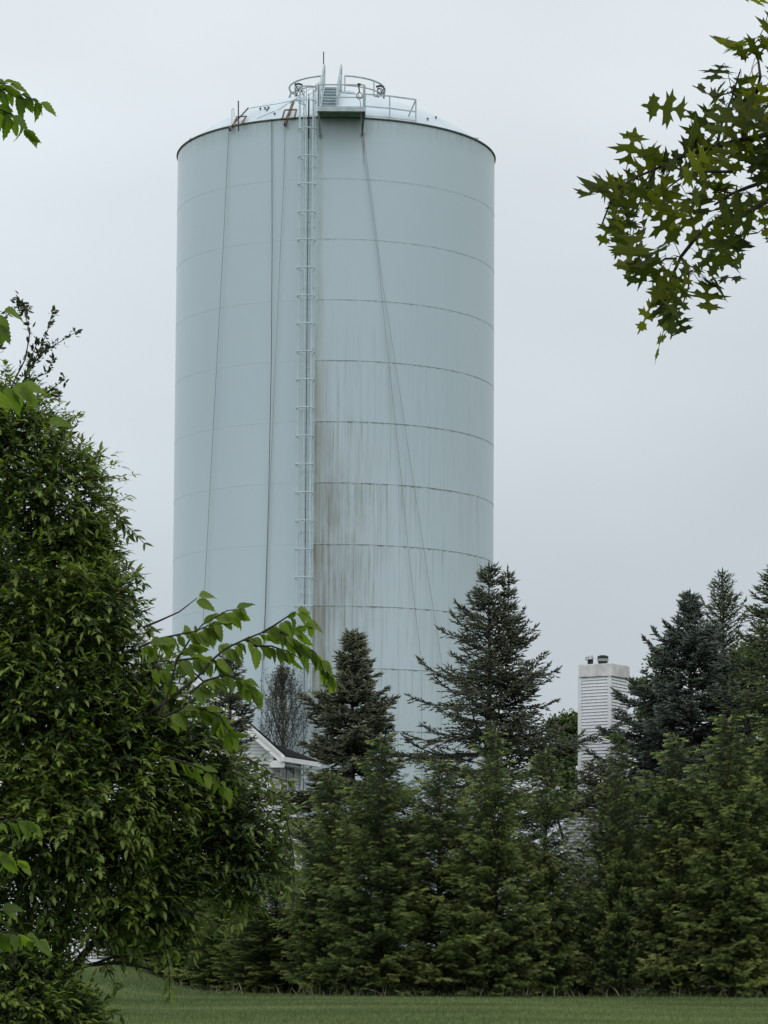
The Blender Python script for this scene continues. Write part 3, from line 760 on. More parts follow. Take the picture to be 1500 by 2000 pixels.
def house1():
    c = W(530, 1480, 105.0); c.z = 0
    th = math.radians(1); t2 = math.radians(20)
    X2 = Vector((math.cos(t2), -math.sin(t2), 0)); Y2 = Vector((math.sin(t2), math.cos(t2), 0))
    X = Vector((math.cos(th), -math.sin(th), 0)); Y = Vector((math.sin(th), math.cos(th), 0)); up = Vector((0, 0, 1)); n = -Y
    h = empty('gabled_house', c, 'white clapboard house gable with dark shingle roof behind the leafy shrub', 'house')
    g0 = gz(c.x, c.y) - .2
    ovh = .42
    # rake line passes pixel points
    def hit(px, py, out=0):
        d = ray(px, py); q = c + n * out; t = ((q - EYE).dot(n)) / d.dot(n); p = EYE + d * t
        return (p - c).dot(X), p.z
    xa, za = hit(318, 1262, .4); xb_, zb2 = hit(556, 1476, .4)
    sl = (za - zb2) / (xb_ - xa)
    ztop = lambda x: zb2 + (xb_ - x) * sl      # top of rake at x
    HW = 4.9
    xe = xb_; xr = -HW
    zr_ = ztop(xr)
    z_e = ztop(0) - .30
    L = 2.6
    mb = MB()
    def hi(z): return min(0, xb_ - (z + .28 - zb2) / sl)
    def lo(z): return 2 * xr - hi(z)
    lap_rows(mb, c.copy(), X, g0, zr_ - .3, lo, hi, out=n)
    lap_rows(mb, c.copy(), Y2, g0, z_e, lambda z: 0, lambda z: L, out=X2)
    # far and left walls
    v = [c + X * (2 * xr) , c + X * (2 * xr) + Y * 8, c + Y * 8 + X * 0, c + Y2 * L]
    for i in range(3):
        a, b = v[i], v[i + 1]; mb.add([a + up * g0, b + up * g0, b + up * z_e, a + up * z_e], [(0, 1, 2, 3)])
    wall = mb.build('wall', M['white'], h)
    mb = MB(); mb.bar(c + X * .01 + n * .01 + up * g0, c + X * .01 + n * .01 + up * (z_e - .02), .12, .12); mb.build('corner_trim', M['whitetrim'], h)
    mb = MB(); mb.bar(c + Y2 * L + X2 * .01 + up * g0, c + Y2 * L + X2 * .01 + up * (z_e - .02), .12, .12); mb.build('corner_trim', M['whitetrim'], h)
    # roof slabs
    mb = MB()
    for sgn in (1, -1):
        xx = lambda x: x if sgn == 1 else 2 * xr - x
        for (ya, yb2) in ((-ovh + .02, 8.3),):
            a = c + X * xx(xe + .02) + Y * ya + up * (zb2 + .02 - sl * .02); b = c + X * xx(xe + .02) + Y * yb2 + up * (zb2 + .02 - sl * .02)
            t1 = c + X * xr + Y * ya + up * (zr_ + .02); t2 = c + X * xr + Y * yb2 + up * (zr_ + .02)
            d = up * .06
            mb.add([a, b, t2, t1, a + d, b + d, t2 + d, t1 + d], [(0, 1, 2, 3), (4, 7, 6, 5), (0, 4, 5, 1), (3, 2, 6, 7), (0, 3, 7, 4), (1, 5, 6, 2)])
    # small hip over the side wing
    e0 = c + X * (xe - .06) - Y * .1 + up * (zb2 - .02); e1 = c + Y2 * (L + .55) + X2 * (xe + .02) + up * (zb2 - .02)
    ap = c + X * (xe - .5) + Y * .4 + up * ztop(xe - .5); e2 = c + Y2 * (L + .55) - X * 2.2 + up * (zb2 - .02)
    mb.add([e0, e1, ap, e2, e0 + up * .05, e1 + up * .05, ap + up * .05, e2 + up * .05], [(0, 1, 2), (6, 5, 4), (4, 5, 1, 0), (1, 3, 2), (6, 7, 5)])
    mb.build('roof', M['shingle'], h)
    # rake boards, in two steps
    for sgn in (1, -1):
        xx = lambda x: x if sgn == 1 else 2 * xr - x
        mb = MB()
        for (o_, hgt, zo) in ((ovh, .10, 0.0), (ovh - .03, .20, -.11)):
            p0 = c + X * xx(xe) + n * o_; p1 = c + X * xr + n * o_
            A_ = [p0 + up * (zb2 + zo), p1 + up * (zr_ + zo), p1 + up * (zr_ + zo - hgt * 1.3), p0 + up * (zb2 + zo - hgt * 1.3)]
            mb.add(A_ + [q_ - n * .03 for q_ in A_], [(0, 1, 2, 3), (7, 6, 5, 4), (0, 4, 5, 1), (2, 6, 7, 3), (0, 3, 7, 4)])
        mb.build('rake_board', M['whitetrim'], h)
        mb = MB(); p0 = c + X * xx(xe); p1 = c + X * xr
        mb.add([p0 + n * ovh + up * (zb2 - .36), p1 + n * ovh + up * (zr_ - .36), p1 + up * (zr_ - .36), p0 + up * (zb2 - .36)], [(0, 1, 2, 3)]); mb.build('soffit', M['white'], h)
    # boxed eave return, fascia and gutter
    mb = MB()
    zz = zb2 - .20
    def hexa(x0, x1, y0, y1, z0, z1):
        nonlocal mb
        vs = [c + X * x + Y * y + up * z for x in (x0, x1) for y in (y0, y1) for z in (z0, z1)]
        mb.add(vs, [(0, 1, 3, 2), (4, 6, 7, 5), (0, 4, 5, 1), (2, 3, 7, 6), (0, 2, 6, 4), (1, 5, 7, 3)])
    hexa(-.10, xe - .02, -ovh + .01, 0, zz - .20, zz + .04)
    Xo, Yo = X, Y
    X, Y = X2, Y2
    hexa(0.02, xe - .02, 0.03, L + .5, zz - .10, zz - .07)
    mb.build('eave_box', M['whitetrim'], h)
    mb = MB(); hexa(xe, xe + .12, -ovh + .1, L + .55, zb2 - .20, zb2 - .04); mb.build('gutter', M['whitetrim'], h)
    mb = MB(); gp = c + X * .12 + Y * (L - .1); mb.tube([c + X * (xe + .05) + Y * (L - .1) + up * (zb2 - .2), gp + up * (zb2 - .55), gp + up * g0], .04, 6); mb.build('downspout', M['whitetrim'], h)
    # window in the side wall
    def win(ya, yb2, z1, z0):
        mb = MB()
        for (a0, a1, b0, b1) in ((ya, yb2, z1, z1 + .09), (ya, yb2, z0 - .09, z0), (ya - .09, ya, z0 - .09, z1 + .09), (yb2, yb2 + .09, z0 - .09, z1 + .09), ((ya + yb2) / 2 - .025, (ya + yb2) / 2 + .025, z0, z1), (ya, yb2, (z0 + z1) / 2 - .025, (z0 + z1) / 2 + .025)):
            vs = [c + X * x + Y * y + up * z for x in (.02, .06) for y in (a0, a1) for z in (b0, b1)]
            mb.add(vs, [(0, 1, 3, 2), (4, 6, 7, 5), (0, 4, 5, 1), (2, 3, 7, 6), (0, 2, 6, 4), (1, 5, 7, 3)])
        f_ = mb.build('window', M['whitetrim'], h)
        mb = MB(); mb.add([c + X * .035 + Y * ya + up * z0, c + X * .035 + Y * yb2 + up * z0, c + X * .035 + Y * yb2 + up * z1, c + X * .035 + Y * ya + up * z1], [(0, 1, 2, 3)]); mb.build('pane', M['glass'], f_)
    wz = z_e - .35
    win(.75, 2.0, wz, wz - 1.3)
    win(.75, 2.0, wz - 2.8, wz - 4.2)
house1()

def house2():
    D = 103.0
    k = W(1193, 1300, D); k.z = 0
    th = math.radians(31)
    # nearest corner k; left face runs to the upper left, right face to the right/back
    XL = Vector((-math.cos(th), math.sin(th), 0)); XR = Vector((math.sin(th), math.cos(th), 0)); up = Vector((0, 0, 1))
    h = empty('chimney_house', k, 'white clapboard house with tall sided chimney stack at right behind the evergreens', 'house')
    def ext(px, d_):   # distance along d_ reaching pixel px
        r = ray(px, 1400); 
        # solve k + d_*s = EYE + r*t in xy
        det = d_.x * (-r.y) + r.x * d_.y
        bx, by = EYE.x - k.x, EYE.y - k.y
        return (bx * (-r.y) + r.x * by) / det
    wl = ext(1135.5, XL); wr = ext(1224.5, XR)
    zt_ = W(1193, 1320, D).z; cap = W(1193, 1297, D).z
    zw = W(1193, 1592, D).z
    nL = Vector((-XL.y * -1, XL.x * -1, 0)); nL = XR * -1; nR = XL * -1
    # upper stack
    mb = MB()
    lap_rows(mb, k.copy(), XL, zw - .3, zt_, lambda z: 0, lambda z: wl, lap=.108, out=nL)
    lap_rows(mb, k.copy(), XR, zw - .3, zt_, lambda z: 0, lambda z: wr, lap=.108, out=nR)
    a = k + XL * wl; b = a + XR * wr; cc = k + XR * wr
    mb.add([a + up * (zw - .3), b + up * (zw - .3), b + up * zt_, a + up * zt_], [(0, 1, 2, 3)])
    mb.add([b + up * (zw - .3), cc + up * (zw - .3), cc + up * zt_, b + up * zt_], [(0, 1, 2, 3)])
    ch = mb.build('chimney', M['white'], h)
    for p in (k + nL * .012 + nR * .012, a + nL * .01, cc + nR * .01):
        m_ = MB(); rot = Matrix((( -XL.x, XR.x, 0), (-XL.y, XR.y, 0), (0, 0, 1))); m_.box(p + up * ((zw - .3 + zt_) / 2) + (XL * .05 if p is not cc else Vector()) * 1, (.13, .06, zt_ - zw + .3), rot); m_.build('corner_trim', M['whitetrim'], ch)
    rot = Matrix(((-XL.x, XR.x, 0), (-XL.y, XR.y, 0), (0, 0, 1)))
    cen = k + XL * wl / 2 + XR * wr / 2
    m_ = MB(); m_.box(cen + up * (zt_ + (cap - zt_) / 2), (wl + .14, wr + .14, cap - zt_), rot); m_.box(cen + up * (cap + .012), (wl + .10, wr + .10, .03), rot); m_.build('chimney_cap', M['cap'], ch)
    for px, top, bot, r_, capr in ((1153, 1281, 1302, .095, .14), (1177.5, 1281, 1300, .16, .19)):
        q = W(px, bot, D + .5); zq = W(px, top, D + .5).z
        m_ = MB(); m_.tube([Vector((q.x, q.y, cap)), Vector((q.x, q.y, zq - .1))], r_, 20); fl = m_.build('flue', M['flue'], ch, False)
        m_ = MB()
        if px < 1160:
            m_.tube([Vector((q.x - .02, q.y, zq - .13)), Vector((q.x - .04, q.y, zq - .02))], [capr * 1.1, capr * .9], 16)
        else:
            m_.tube([Vector((q.x, q.y, zq - .19)), Vector((q.x, q.y, zq - .1))], capr, 20)
        m_.build('flue_cap', M['fluecap'], fl)
        if px > 1160:
            m_ = MB(); m_.tube([Vector((q.x, q.y, zq - .1)), Vector((q.x, q.y, zq - .02)), Vector((q.x, q.y, zq + .02))], [capr * .98, capr * .98, capr * .5], 20); m_.build('flue_top', M['flue'], fl)
    # wide lower stack + house body
    w2 = ext(1105, XL)
    g0 = -.1
    mb = MB()
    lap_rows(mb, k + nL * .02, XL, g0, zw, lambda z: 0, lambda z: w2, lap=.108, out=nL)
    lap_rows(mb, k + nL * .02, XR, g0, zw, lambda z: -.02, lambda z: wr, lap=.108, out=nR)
    a = k + XL * w2; mb.add([a + up * g0, a + XR * wr + up * g0, a + XR * wr + up * zw, a + up * zw], [(0, 1, 2, 3)])
    mb.add([k + up * zw, a + up * zw, a + XR * wr + up * (zw + .02), k + XR * wr + up * (zw + .02)], [(0, 1, 2, 3)])
    mb.build('chimney_base', M['white'], h)
    m_ = MB(); m_.box(k + nL * .03 + nR * .012 + up * ((g0 + zw) / 2) + XL * .05, (.13, .06, zw - g0), rot); m_.build('corner_trim', M['whitetrim'], h)
    m_ = MB(); m_.box(a + nL * .03 + up * ((g0 + zw) / 2), (.10, .06, zw - g0), rot); m_.build('corner_trim', M['whitetrim'], h)
    # main body starts behind the stack: wall facing right-front, gable end
    o = k + XR * wr + XL * .6
    ze = W(1230, 1560, D).z
    mb = MB(); Lb = 7.0
    ridge = 3.5; sl = .75
    S = k + XR * wr - XL * .0
    E = Vector((math.cos(math.radians(8)), math.sin(math.radians(8)), 0)); nE = Vector((E.y, -E.x, 0))
    def hi(z): return Lb if z < ze else Lb - (z - ze) / sl
    def lo(z): return 0 if z < ze else (z - ze) / sl
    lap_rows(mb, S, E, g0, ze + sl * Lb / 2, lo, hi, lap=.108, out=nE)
    back = -nE * 7
    mb.add([S + E * Lb + up * g0, S + E * Lb + back + up * g0, S + E * Lb + back + up * ze, S + E * Lb + up * ze], [(0, 1, 2, 3)])
    mb.add([S + up * g0, S + back + up * g0, S + back + up * ze, S + up * ze], [(3, 2, 1, 0)])
    mb.build('wall', M['white'], h)
    mb = MB(); pk = S + E * (Lb / 2) + up * (ze + sl * Lb / 2 + .05)
    for sgn in (-1, 1):
        ev = pk + E * sgn * (Lb / 2 + .3) - up * (sl * (Lb / 2 + .3))
        v = [pk + nE * .3, ev + nE * .3, ev + back, pk + back]
        mb.add(v + [x + up * .08 for x in v], [(0, 1, 2, 3), (4, 7, 6, 5), (0, 4, 5, 1), (1, 5, 6, 2), (2, 6, 7, 3)])
    mb.build('roof', M['shingle'], h)
    for sgn in (-1, 1):
        ev = pk + E * sgn * (Lb / 2 + .3) - up * (sl * (Lb / 2 + .3)); mb = MB()
        v = [pk + nE * .32 + up * .06, ev + nE * .32 + up * .06, ev + nE * .32 - up * .15, pk + nE * .32 - up * .15]
        mb.add(v + [x - nE * .03 for x in v], [(0, 1, 2, 3), (7, 6, 5, 4), (2, 6, 7, 3), (0, 4, 5, 1)]); mb.build('rake_board', M['whitetrim'], h)
    for (u0, z0, z1) in ((2.2, ze - 1.5, ze - .4), (4.4, ze - 1.5, ze - .4)):
        mb = MB(); p = S + E * u0 + nE * .03
        for (a0, a1, b0, b1) in ((-.08, .88, z1, z1 + .08), (-.08, .88, z0 - .08, z0), (-.08, 0, z0, z1), (.8, .88, z0, z1), (0, .8, (z0 + z1) / 2 - .02, (z0 + z1) / 2 + .02)):
            vs = [p + E * x + nE * y + up * z for x in (a0, a1) for y in (0, .04) for z in (b0, b1)]
            mb.add(vs, [(0, 1, 3, 2), (4, 6, 7, 5), (0, 4, 5, 1), (2, 3, 7, 6), (0, 2, 6, 4), (1, 5, 7, 3)])
        f_ = mb.build('window', M['whitetrim'], h)
        mb = MB(); mb.add([p + nE * .02 + up * z0, p + E * .8 + nE * .02 + up * z0, p + E * .8 + nE * .02 + up * z1, p + nE * .02 + up * z1], [(0, 1, 2, 3)]); mb.build('pane', M['glass'], f_)
house2()

# ------------------------------------------------------------------ conifers
SPINDLE = ([(0, 0, 0), (.5, .35, -.25), (-.5, .35, -.25), (0, .35, .5), (0, 1, 0)], [(0, 1, 3), (0, 3, 2), (0, 2, 1), (1, 4, 3), (3, 4, 2), (2, 4, 1)])
# arborvitae spray: flat fan of fingers
def frond():
    V = []; T = []
    def tri(a, b, c):
        n = len(V); V.extend([a, b, c]); T.append((n, n + 1, n + 2))
    tri((-.035, 0, 0), (.035, 0, 0), (0, 1, -.18))
    for y, l in ((.18, .40), (.38, .40), (.58, .33), (.76, .22)):
        for s in (-1, 1):
            x1 = s * l * .62; y1 = y + l * .75; z1 = -.18 * y1 * y1 - .05
            tri((0, y - .05, -.18 * y * y), (0, y + .07, -.18 * y * y), (x1, y1, z1))
            tri((x1 * .42, y + l * .22, -.04), (x1 * .5, y + l * .42, -.03), (x1 * 1.35, y + l * .42, z1 - .03))
    return V, T
FROND = frond()

def tree_tubes(mb, pts, r0, r1, n=4):
    m = len(pts); mb.tube(pts, [r0 + (r1 - r0) * i / (m - 1) for i in range(m)], n)

def spruce(name, base, H, zcb, prof, mat, label, seed, leaders=((0, 0, 1.0),), up_hi=38, up_lo=4, dens=1.0, shoot=.17, width=.30, group=None, azbias=None, cat='spruce tree', droop=.10, zmin_detail=None):
    r = random.Random(seed)
    root_ = empty(name, base, label, cat, group)
    tb = MB(); tb.local = True; br = MB(); br.local = True
    P = []; Dd = []; U = []; S = []; SH = []
    for (lx, ly, lh) in leaders:
        Hh = H * lh
        zf = 0 if (lx, ly) == (0, 0) else H * .55
        if zf == 0:
            tree_tubes(tb, [Vector((0, 0, H * t)) + Vector((r.uniform(-.03, .03), r.uniform(-.03, .03), 0)) for t in (0, .25, .5, .75, .9, .985)], .03 * H ** .9 * .5, .012, 8)
        else:
            tree_tubes(tb, [Vector((0, 0, zf)), Vector((lx * .6, ly, zf + .12 * H)), Vector((lx, ly, zf + .25 * H)), Vector((lx * 1.05, ly, Hh * .985))], .05, .012, 6)
        z = Hh - .25
        # leader shoots
        for q in range(4):
            P.append((lx * (1 if zf else 0), ly, Hh - .30 + .10 * q)); Dd.append((r.uniform(-.1, .1), r.uniform(-.1, .1), 1)); S.append((.08 if q < 3 else .06, .22, .08)); SH.append(.5)
        while z > max(zcb, zf):
            dtop = Hh - z
            n = 7 if dtop > 1.5 else 5
            L0 = prof(dtop) * (1 if zf == 0 else .5)
            az0 = r.uniform(0, 6.3)
            for k in range(n):
                az = az0 + 2 * PI * k / n + r.uniform(-.3, .3)
                L = L0 * r.uniform(.68, 1.18)
                if azbias: L *= azbias(az, dtop)
                if L < .1: continue
                el = math.radians(up_hi + (up_lo - up_hi) * min(1, dtop / 5) + r.uniform(-14, 14))
                hor = Vector((math.cos(az), math.sin(az), 0)); pts = []; pp = Vector((lx if zf else 0, ly if zf else 0, z + r.uniform(-.16, .16) * min(1, dtop))); ns = max(3, int(L / .35) + 2)
                seg = L / ns
                for i in range(ns + 1):
                    t = i / ns; pts.append(pp.copy())
                    e2 = el - droop * 2.2 * math.sin(PI * min(1, t * 1.2)) + .42 * t * t
                    pp = pp + (hor * math.cos(e2) + Vector((0, 0, math.sin(e2)))) * seg
                br.tube(pts, [.010 + .008 * L * (1 - i / ns) + .004 for i in range(ns + 1)], 3)
                side = Vector((-hor.y, hor.x, 0))
                # branchlets
                s_ = .18 * L
                spc = .125 / dens
                def shoots(a, b, l0):
                    d_ = (b - a); ln = d_.length; d_.normalize(); sd = d_.cross(Vector((0, 0, 1))); sd.normalize()
                    x = 0.04
                    while x < ln:
                        for s2 in (-1, 1):
                            if r.random() < .12: continue
                            dd = d_ + sd * s2 * r.uniform(.5, 1.0) + Vector((0, 0, r.uniform(-.15, .55)))
                            p_ = a + d_ * x; P.append(tuple(p_)); Dd.append(tuple(dd)); l_ = l0 * r.uniform(.6, 1.15)
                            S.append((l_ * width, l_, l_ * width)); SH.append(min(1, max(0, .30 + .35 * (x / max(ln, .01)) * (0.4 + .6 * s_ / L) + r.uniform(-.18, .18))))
                        x += .105 / dens
                    P.append(tuple(b)); Dd.append(tuple(d_ + Vector((0, 0, .15)))); S.append((l0 * width, l0 * 1.2, l0 * width)); SH.append(.7)
                while s_ < L:
                    t = s_ / L; fi = t * ns; i = min(int(fi), ns - 1); a = pts[i].lerp(pts[i + 1], fi - i); dr = (pts[i + 1] - pts[i]).normalized()
                    for s2 in (-1, 1):
                        bl = min(.85, .12 + .42 * (L - s_)) * r.uniform(.55, 1.1)
                        dd = (dr * r.uniform(.7, 1.1) + side * s2 + Vector((0, 0, r.uniform(-.75, .35)))).normalized()
                        b = a + dd * bl
                        shoots(a, b, shoot)
                    s_ += spc * r.uniform(.8, 1.25)
                shoots(pts[-2], pts[-1], shoot)
            z -= (.20 + .05 * min(dtop, 5)) / max(.8, dens) * r.uniform(.8, 1.2)
    tb.build('trunk', M['bark'], root_, True); br.build('branches', M['twig'], root_)
    P = np.array(P); Dd = np.array(Dd); S = np.array(S); SH = np.array(SH)
    upv = np.tile([0, 0, 1.0], (len(P), 1)) + rng.normal(0, .3, (len(P), 3))
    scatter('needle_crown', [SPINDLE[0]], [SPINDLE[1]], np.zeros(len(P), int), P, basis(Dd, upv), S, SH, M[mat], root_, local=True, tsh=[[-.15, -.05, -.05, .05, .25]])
    print(name, len(P))
    return root_

def base_at(px, D, ytop):
    p = W(px, ytop, D); H = p.z; b = Vector((p.x, D, gz(p.x, D) - .02)); return b, H - b.z

b, H = base_at(691, 98.5, 1238)
spruce('spruce_tree', b, H, 4.0, lambda d: min(.18 + .44 * d, 2.7) * (1 + .18 * math.sin(d * 2.6)), 'spruce', 'grey green spruce in front of the tank, smaller one left of the twin topped spruce', 3, dens=1.35, shoot=.17, width=.36, up_hi=48, up_lo=-4)
b, H = base_at(955, 99, 1106)
spruce('spruce_tree', b, H, 4.2, lambda d: (.12 + .50 * d if d < 6.0 else 2.52 + .1 * d) * (1 + .24 * math.sin(d * 3.1 + 1)), 'spruce', 'tall dark twin topped spruce with long spreading branches against the right side of the tank', 8,
       leaders=((0, 0, 1.0), (.62, .1, .992)), dens=.9, shoot=.18, width=.28, up_hi=40, up_lo=16, azbias=lambda az, d: (1.12 if math.cos(az) > 0 else .96) if abs(math.sin(az)) < .5 else .95)
b, H = base_at(1347, 99.5, 1160)
spruce('spruce_tree', b, H, 3.6, lambda d: min(.14 + .44 * d ** 1.2, 3.5) * (1 + .10 * math.sin(d * 3.3)), 'blue', 'dense blue green spruce with a bare pointed leader right of the chimney', 15, dens=1.3, shoot=.16, width=.36, up_hi=52, up_lo=4)
b, H = base_at(1172, 97.5, 1486)
spruce('spruce_tree', b, H, H - 1.9, lambda d: min(.35 + .6 * d, 1.35), 'spruce', 'low brownish spruce crossing the foot of the sided chimney', 51, dens=.9, shoot=.17, up_hi=26, up_lo=0)
b, H = base_at(450, 101, 1268)
spruce('spruce_tree', b, H, 3.5, lambda d: min(.12 + .36 * d, .85), 'spruce', 'dark spruce standing in front of the white gable, partly behind the leafy branch', 22, dens=1.0, shoot=.17, up_hi=40, up_lo=4)
b, H = base_at(1515, 104, 1105)
spruce('spruce_tree', b, H, 4, lambda d: min(.25 + .42 * d, 3.0), 'pine', 'tall dark green spruce cut off by the right edge of the photo', 31, dens=1.0, shoot=.17, up_hi=30, up_lo=8)
b, H = base_at(1560, 96, 1200)
spruce('spruce_tree', b, H, 3, lambda d: min(.6 + .55 * d, 3.0), 'pine', 'broad dark green spruce at the right edge, lower than the one behind it', 37, dens=1.0, shoot=.17, up_hi=26, up_lo=4)

# arborvitae variants
def thuja_mesh(seed, H, R0):
    r = random.Random(seed)
    P = []; D_ = []; S = []; SH = []; U = []
    tb = MB(); tb.local = True
    tree_tubes(tb, [Vector((0, 0, 0)), Vector((.03, 0, H * .3)), Vector((-.03, .02, H * .6)), Vector((0, 0, H * .97))], .09, .010, 7)
    z = .10
    lump = [(r.uniform(0, 6.3), r.uniform(.3, H), r.uniform(.5, 1.1)) for _ in range(16)]
    while z < H - .1:
        t = z / H
        base = R0 * (1.0 - .10 * t if t < .45 else .955 - (t - .45) * 1.50)
        base = max(base, .10 + .05 * (H - z))
        n = 13 if t < .55 else 7 if t < .78 else 4
        for k in range(n):
            az = r.uniform(0, 2 * PI)
            L = base * (r.uniform(.60, 1.12) if t < .55 else r.uniform(.30, 1.75)) * (1 + .35 * mnoise.noise(Vector((math.cos(az) * 1.1 + seed, math.sin(az) * 1.1, z * 1.3))))
            for (la, lz, lr) in lump:
                da = (az - la + PI) % (2 * PI) - PI
                if abs(z - lz) < lr: L *= 1 + .24 * math.exp(-da * da / .25) * (1 - abs(z - lz) / lr)
            el = math.radians(r.uniform(0, 30) + 28 * t)
            hor = Vector((math.cos(az), math.sin(az), 0)); ns = 4; pts = []; pp = Vector((0, 0, z))
            for i in range(ns + 1):
                tt = i / ns; pts.append(pp.copy()); e2 = el + .35 * tt - .5 * tt * tt
                pp = pp + (hor * math.cos(e2) + Vector((0, 0, math.sin(e2)))) * (L / ns)
            tb.tube([pts[0], pts[2], pts[4]], [.016, .010, .004], 3)
            s_ = L * (.25 if L > .5 else .0)
            side = Vector((-hor.y, hor.x, 0)); bsh = r.uniform(-.18, .18)
            while s_ < L:
                q = s_ / L; fi = q * ns; i = min(int(fi), ns - 1); a = pts[i].lerp(pts[i + 1], fi - i)
                for s2 in (-1, 1):
                    dd = hor * r.uniform(.5, 1.1) + side * s2 * r.uniform(.35, 1.0) + Vector((0, 0, r.uniform(-.35, .55)))
                    l_ = r.uniform(.17, .34) * (1 - .3 * t)
                    P.append(tuple(a)); D_.append(tuple(dd)); S.append((l_ * r.uniform(.8, 1.2), l_, l_ * 1.3))
                    nn = Vector((0, 0, 1)) * .7 + hor * r.uniform(-.2, .9) + side * r.uniform(-.7, .7); U.append(tuple(nn))
                    SH.append(max(-.2, min(1, .05 + .60 * q ** 2 + r.uniform(-.16, .2) + bsh - .22 * max(0, t - .55) * 2)))  # inner sprays darker than outer ones: crown shading put into the colour
                s_ += .115
            P.append(tuple(pts[-1])); D_.append(tuple(hor + Vector((0, 0, .1)))); l_ = r.uniform(.2, .32); S.append((l_, l_, l_ * 1.3)); U.append((r.uniform(-.3, .3), r.uniform(-.3, .3), 1)); SH.append(r.uniform(.45, .9))
        z += .09 + .05 * t
    for q in range(6):
        P.append((0, 0, H - .5 + .09 * q)); D_.append((r.uniform(-.4, .4), r.uniform(-.4, .4), 1)); S.append((.14, .24, .2)); U.append((r.uniform(-1, 1), r.uniform(-1, 1), .1)); SH.append(.8)
    P = np.array(P); D_ = np.array(D_); S = np.array(S); U = np.array(U); SH = np.array(SH)
    rt = empty('arborvitae', (0, 0, 0))
    tb.build('trunk', M['bark'], rt)
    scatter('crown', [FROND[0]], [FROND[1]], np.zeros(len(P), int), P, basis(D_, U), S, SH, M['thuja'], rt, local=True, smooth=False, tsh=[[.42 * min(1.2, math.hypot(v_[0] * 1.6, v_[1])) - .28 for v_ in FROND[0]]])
    print('thuja', len(P))
    return rt
HT = 7.2
protos = [thuja_mesh(40 + i, HT, 1.5) for i in range(5)]
used = [False] * 5
hedge = [(300, 101.5, 1680, 'arborvitae at the far left end of the hedge, behind the drooping shrub twigs'),
         (375, 98.5, 1640, 'arborvitae second from the left end of the hedge, below the shrub'),
         (452, 95.5, 1660, 'arborvitae just left of the white gabled house wall'),
         (540, 93, 1668, 'arborvitae in front of the lower wall of the white gabled house'),
         (644, 90.8, 1510, 'arborvitae below the smaller grey green spruce, to its left'),
         (745, 90, 1440, 'arborvitae with a high tip just right of the smaller grey green spruce'),
         (858, 90.3, 1492, 'lower topped arborvitae between the small spruce and the twin topped spruce'),
         (968, 89.8, 1432, 'arborvitae with its tip centred in front of the twin topped spruce'),
         (1066, 90.2, 1470, 'arborvitae right of the twin topped spruce, just left of the chimney'),
         (1140, 91.6, 1668, 'short arborvitae filling the gap at the foot of the chimney'),
         (1208, 90, 1438, 'slim arborvitae directly in front of the sided chimney'),
         (1320, 90.3, 1440, 'arborvitae in front of the dense blue green spruce'),
         (1425, 89.8, 1405, 'taller arborvitae right of the dense blue green spruce'),
         (1520, 90, 1380, 'arborvitae on the right edge of the photo, highest of the hedge'),
         (1640, 90.2, 1430, 'arborvitae just outside the right edge of the photo')]
for i, (px, D, yt, lab) in enumerate(hedge[:-1]):
    k = [0, 1, 2, 3, 4, 2, 0, 3, 1, 0, 4, 2, 0, 1][i]
    o = protos[k] if not used[k] else copy_tree(protos[k]); used[k] = True
    b, H = base_at(px, D, yt); s = H / HT
    wd = [1.0, 1.05, .95, 1.1, .9, 1.08, 1.15, .95, .80, .8, .70, 1.0, 1.12, 1.0][i]
    o.location = b; o.scale = (wd, wd, s); o.rotation_euler = (0, 0, [0, 1.9, 4.2, 2.9, 5.5, 3.3, 2.4, 1.1, 4.7, 3.0, .8, 5.0, 3.9, 2.2][i])
    tag(o, lab, 'arborvitae', 'arborvitae trees in the hedge')

# ------------------------------------------------------------------ thin twiggy trees and broadleaf trees
def grow(r, mb, p, d, L, rad, depth, tips, spread, upb, segs=4):
    pts = [p]; q = p.copy(); dd = d.copy()
    for i in range(segs):
        dd = (dd + Vector((r.gauss(0, .10), r.gauss(0, .10), upb * .15 + r.gauss(0, .06)))).normalized()
        q = q + dd * (L / segs); pts.append(q.copy())
    mb.tube(pts, [rad * (1 - .6 * i / segs) for i in range(segs + 1)], 3 if depth > 0 else 5)
    if depth >= 2:
        tips += [(x, dd) for x in pts[1:]]; 
        if depth >= 3: return
    n = 5 if depth == 1 else 4
    for k in range(n):
        i = r.randint(1, segs); a = pts[i]
        nd = (dd + Vector((r.uniform(-1, 1), r.uniform(-1, 1), r.uniform(-.3, .6) + upb * .3)) * spread).normalized()
        grow(r, mb, a, nd, L * r.uniform(.45, .7), rad * .5, depth + 1, tips, spread, upb, 3)

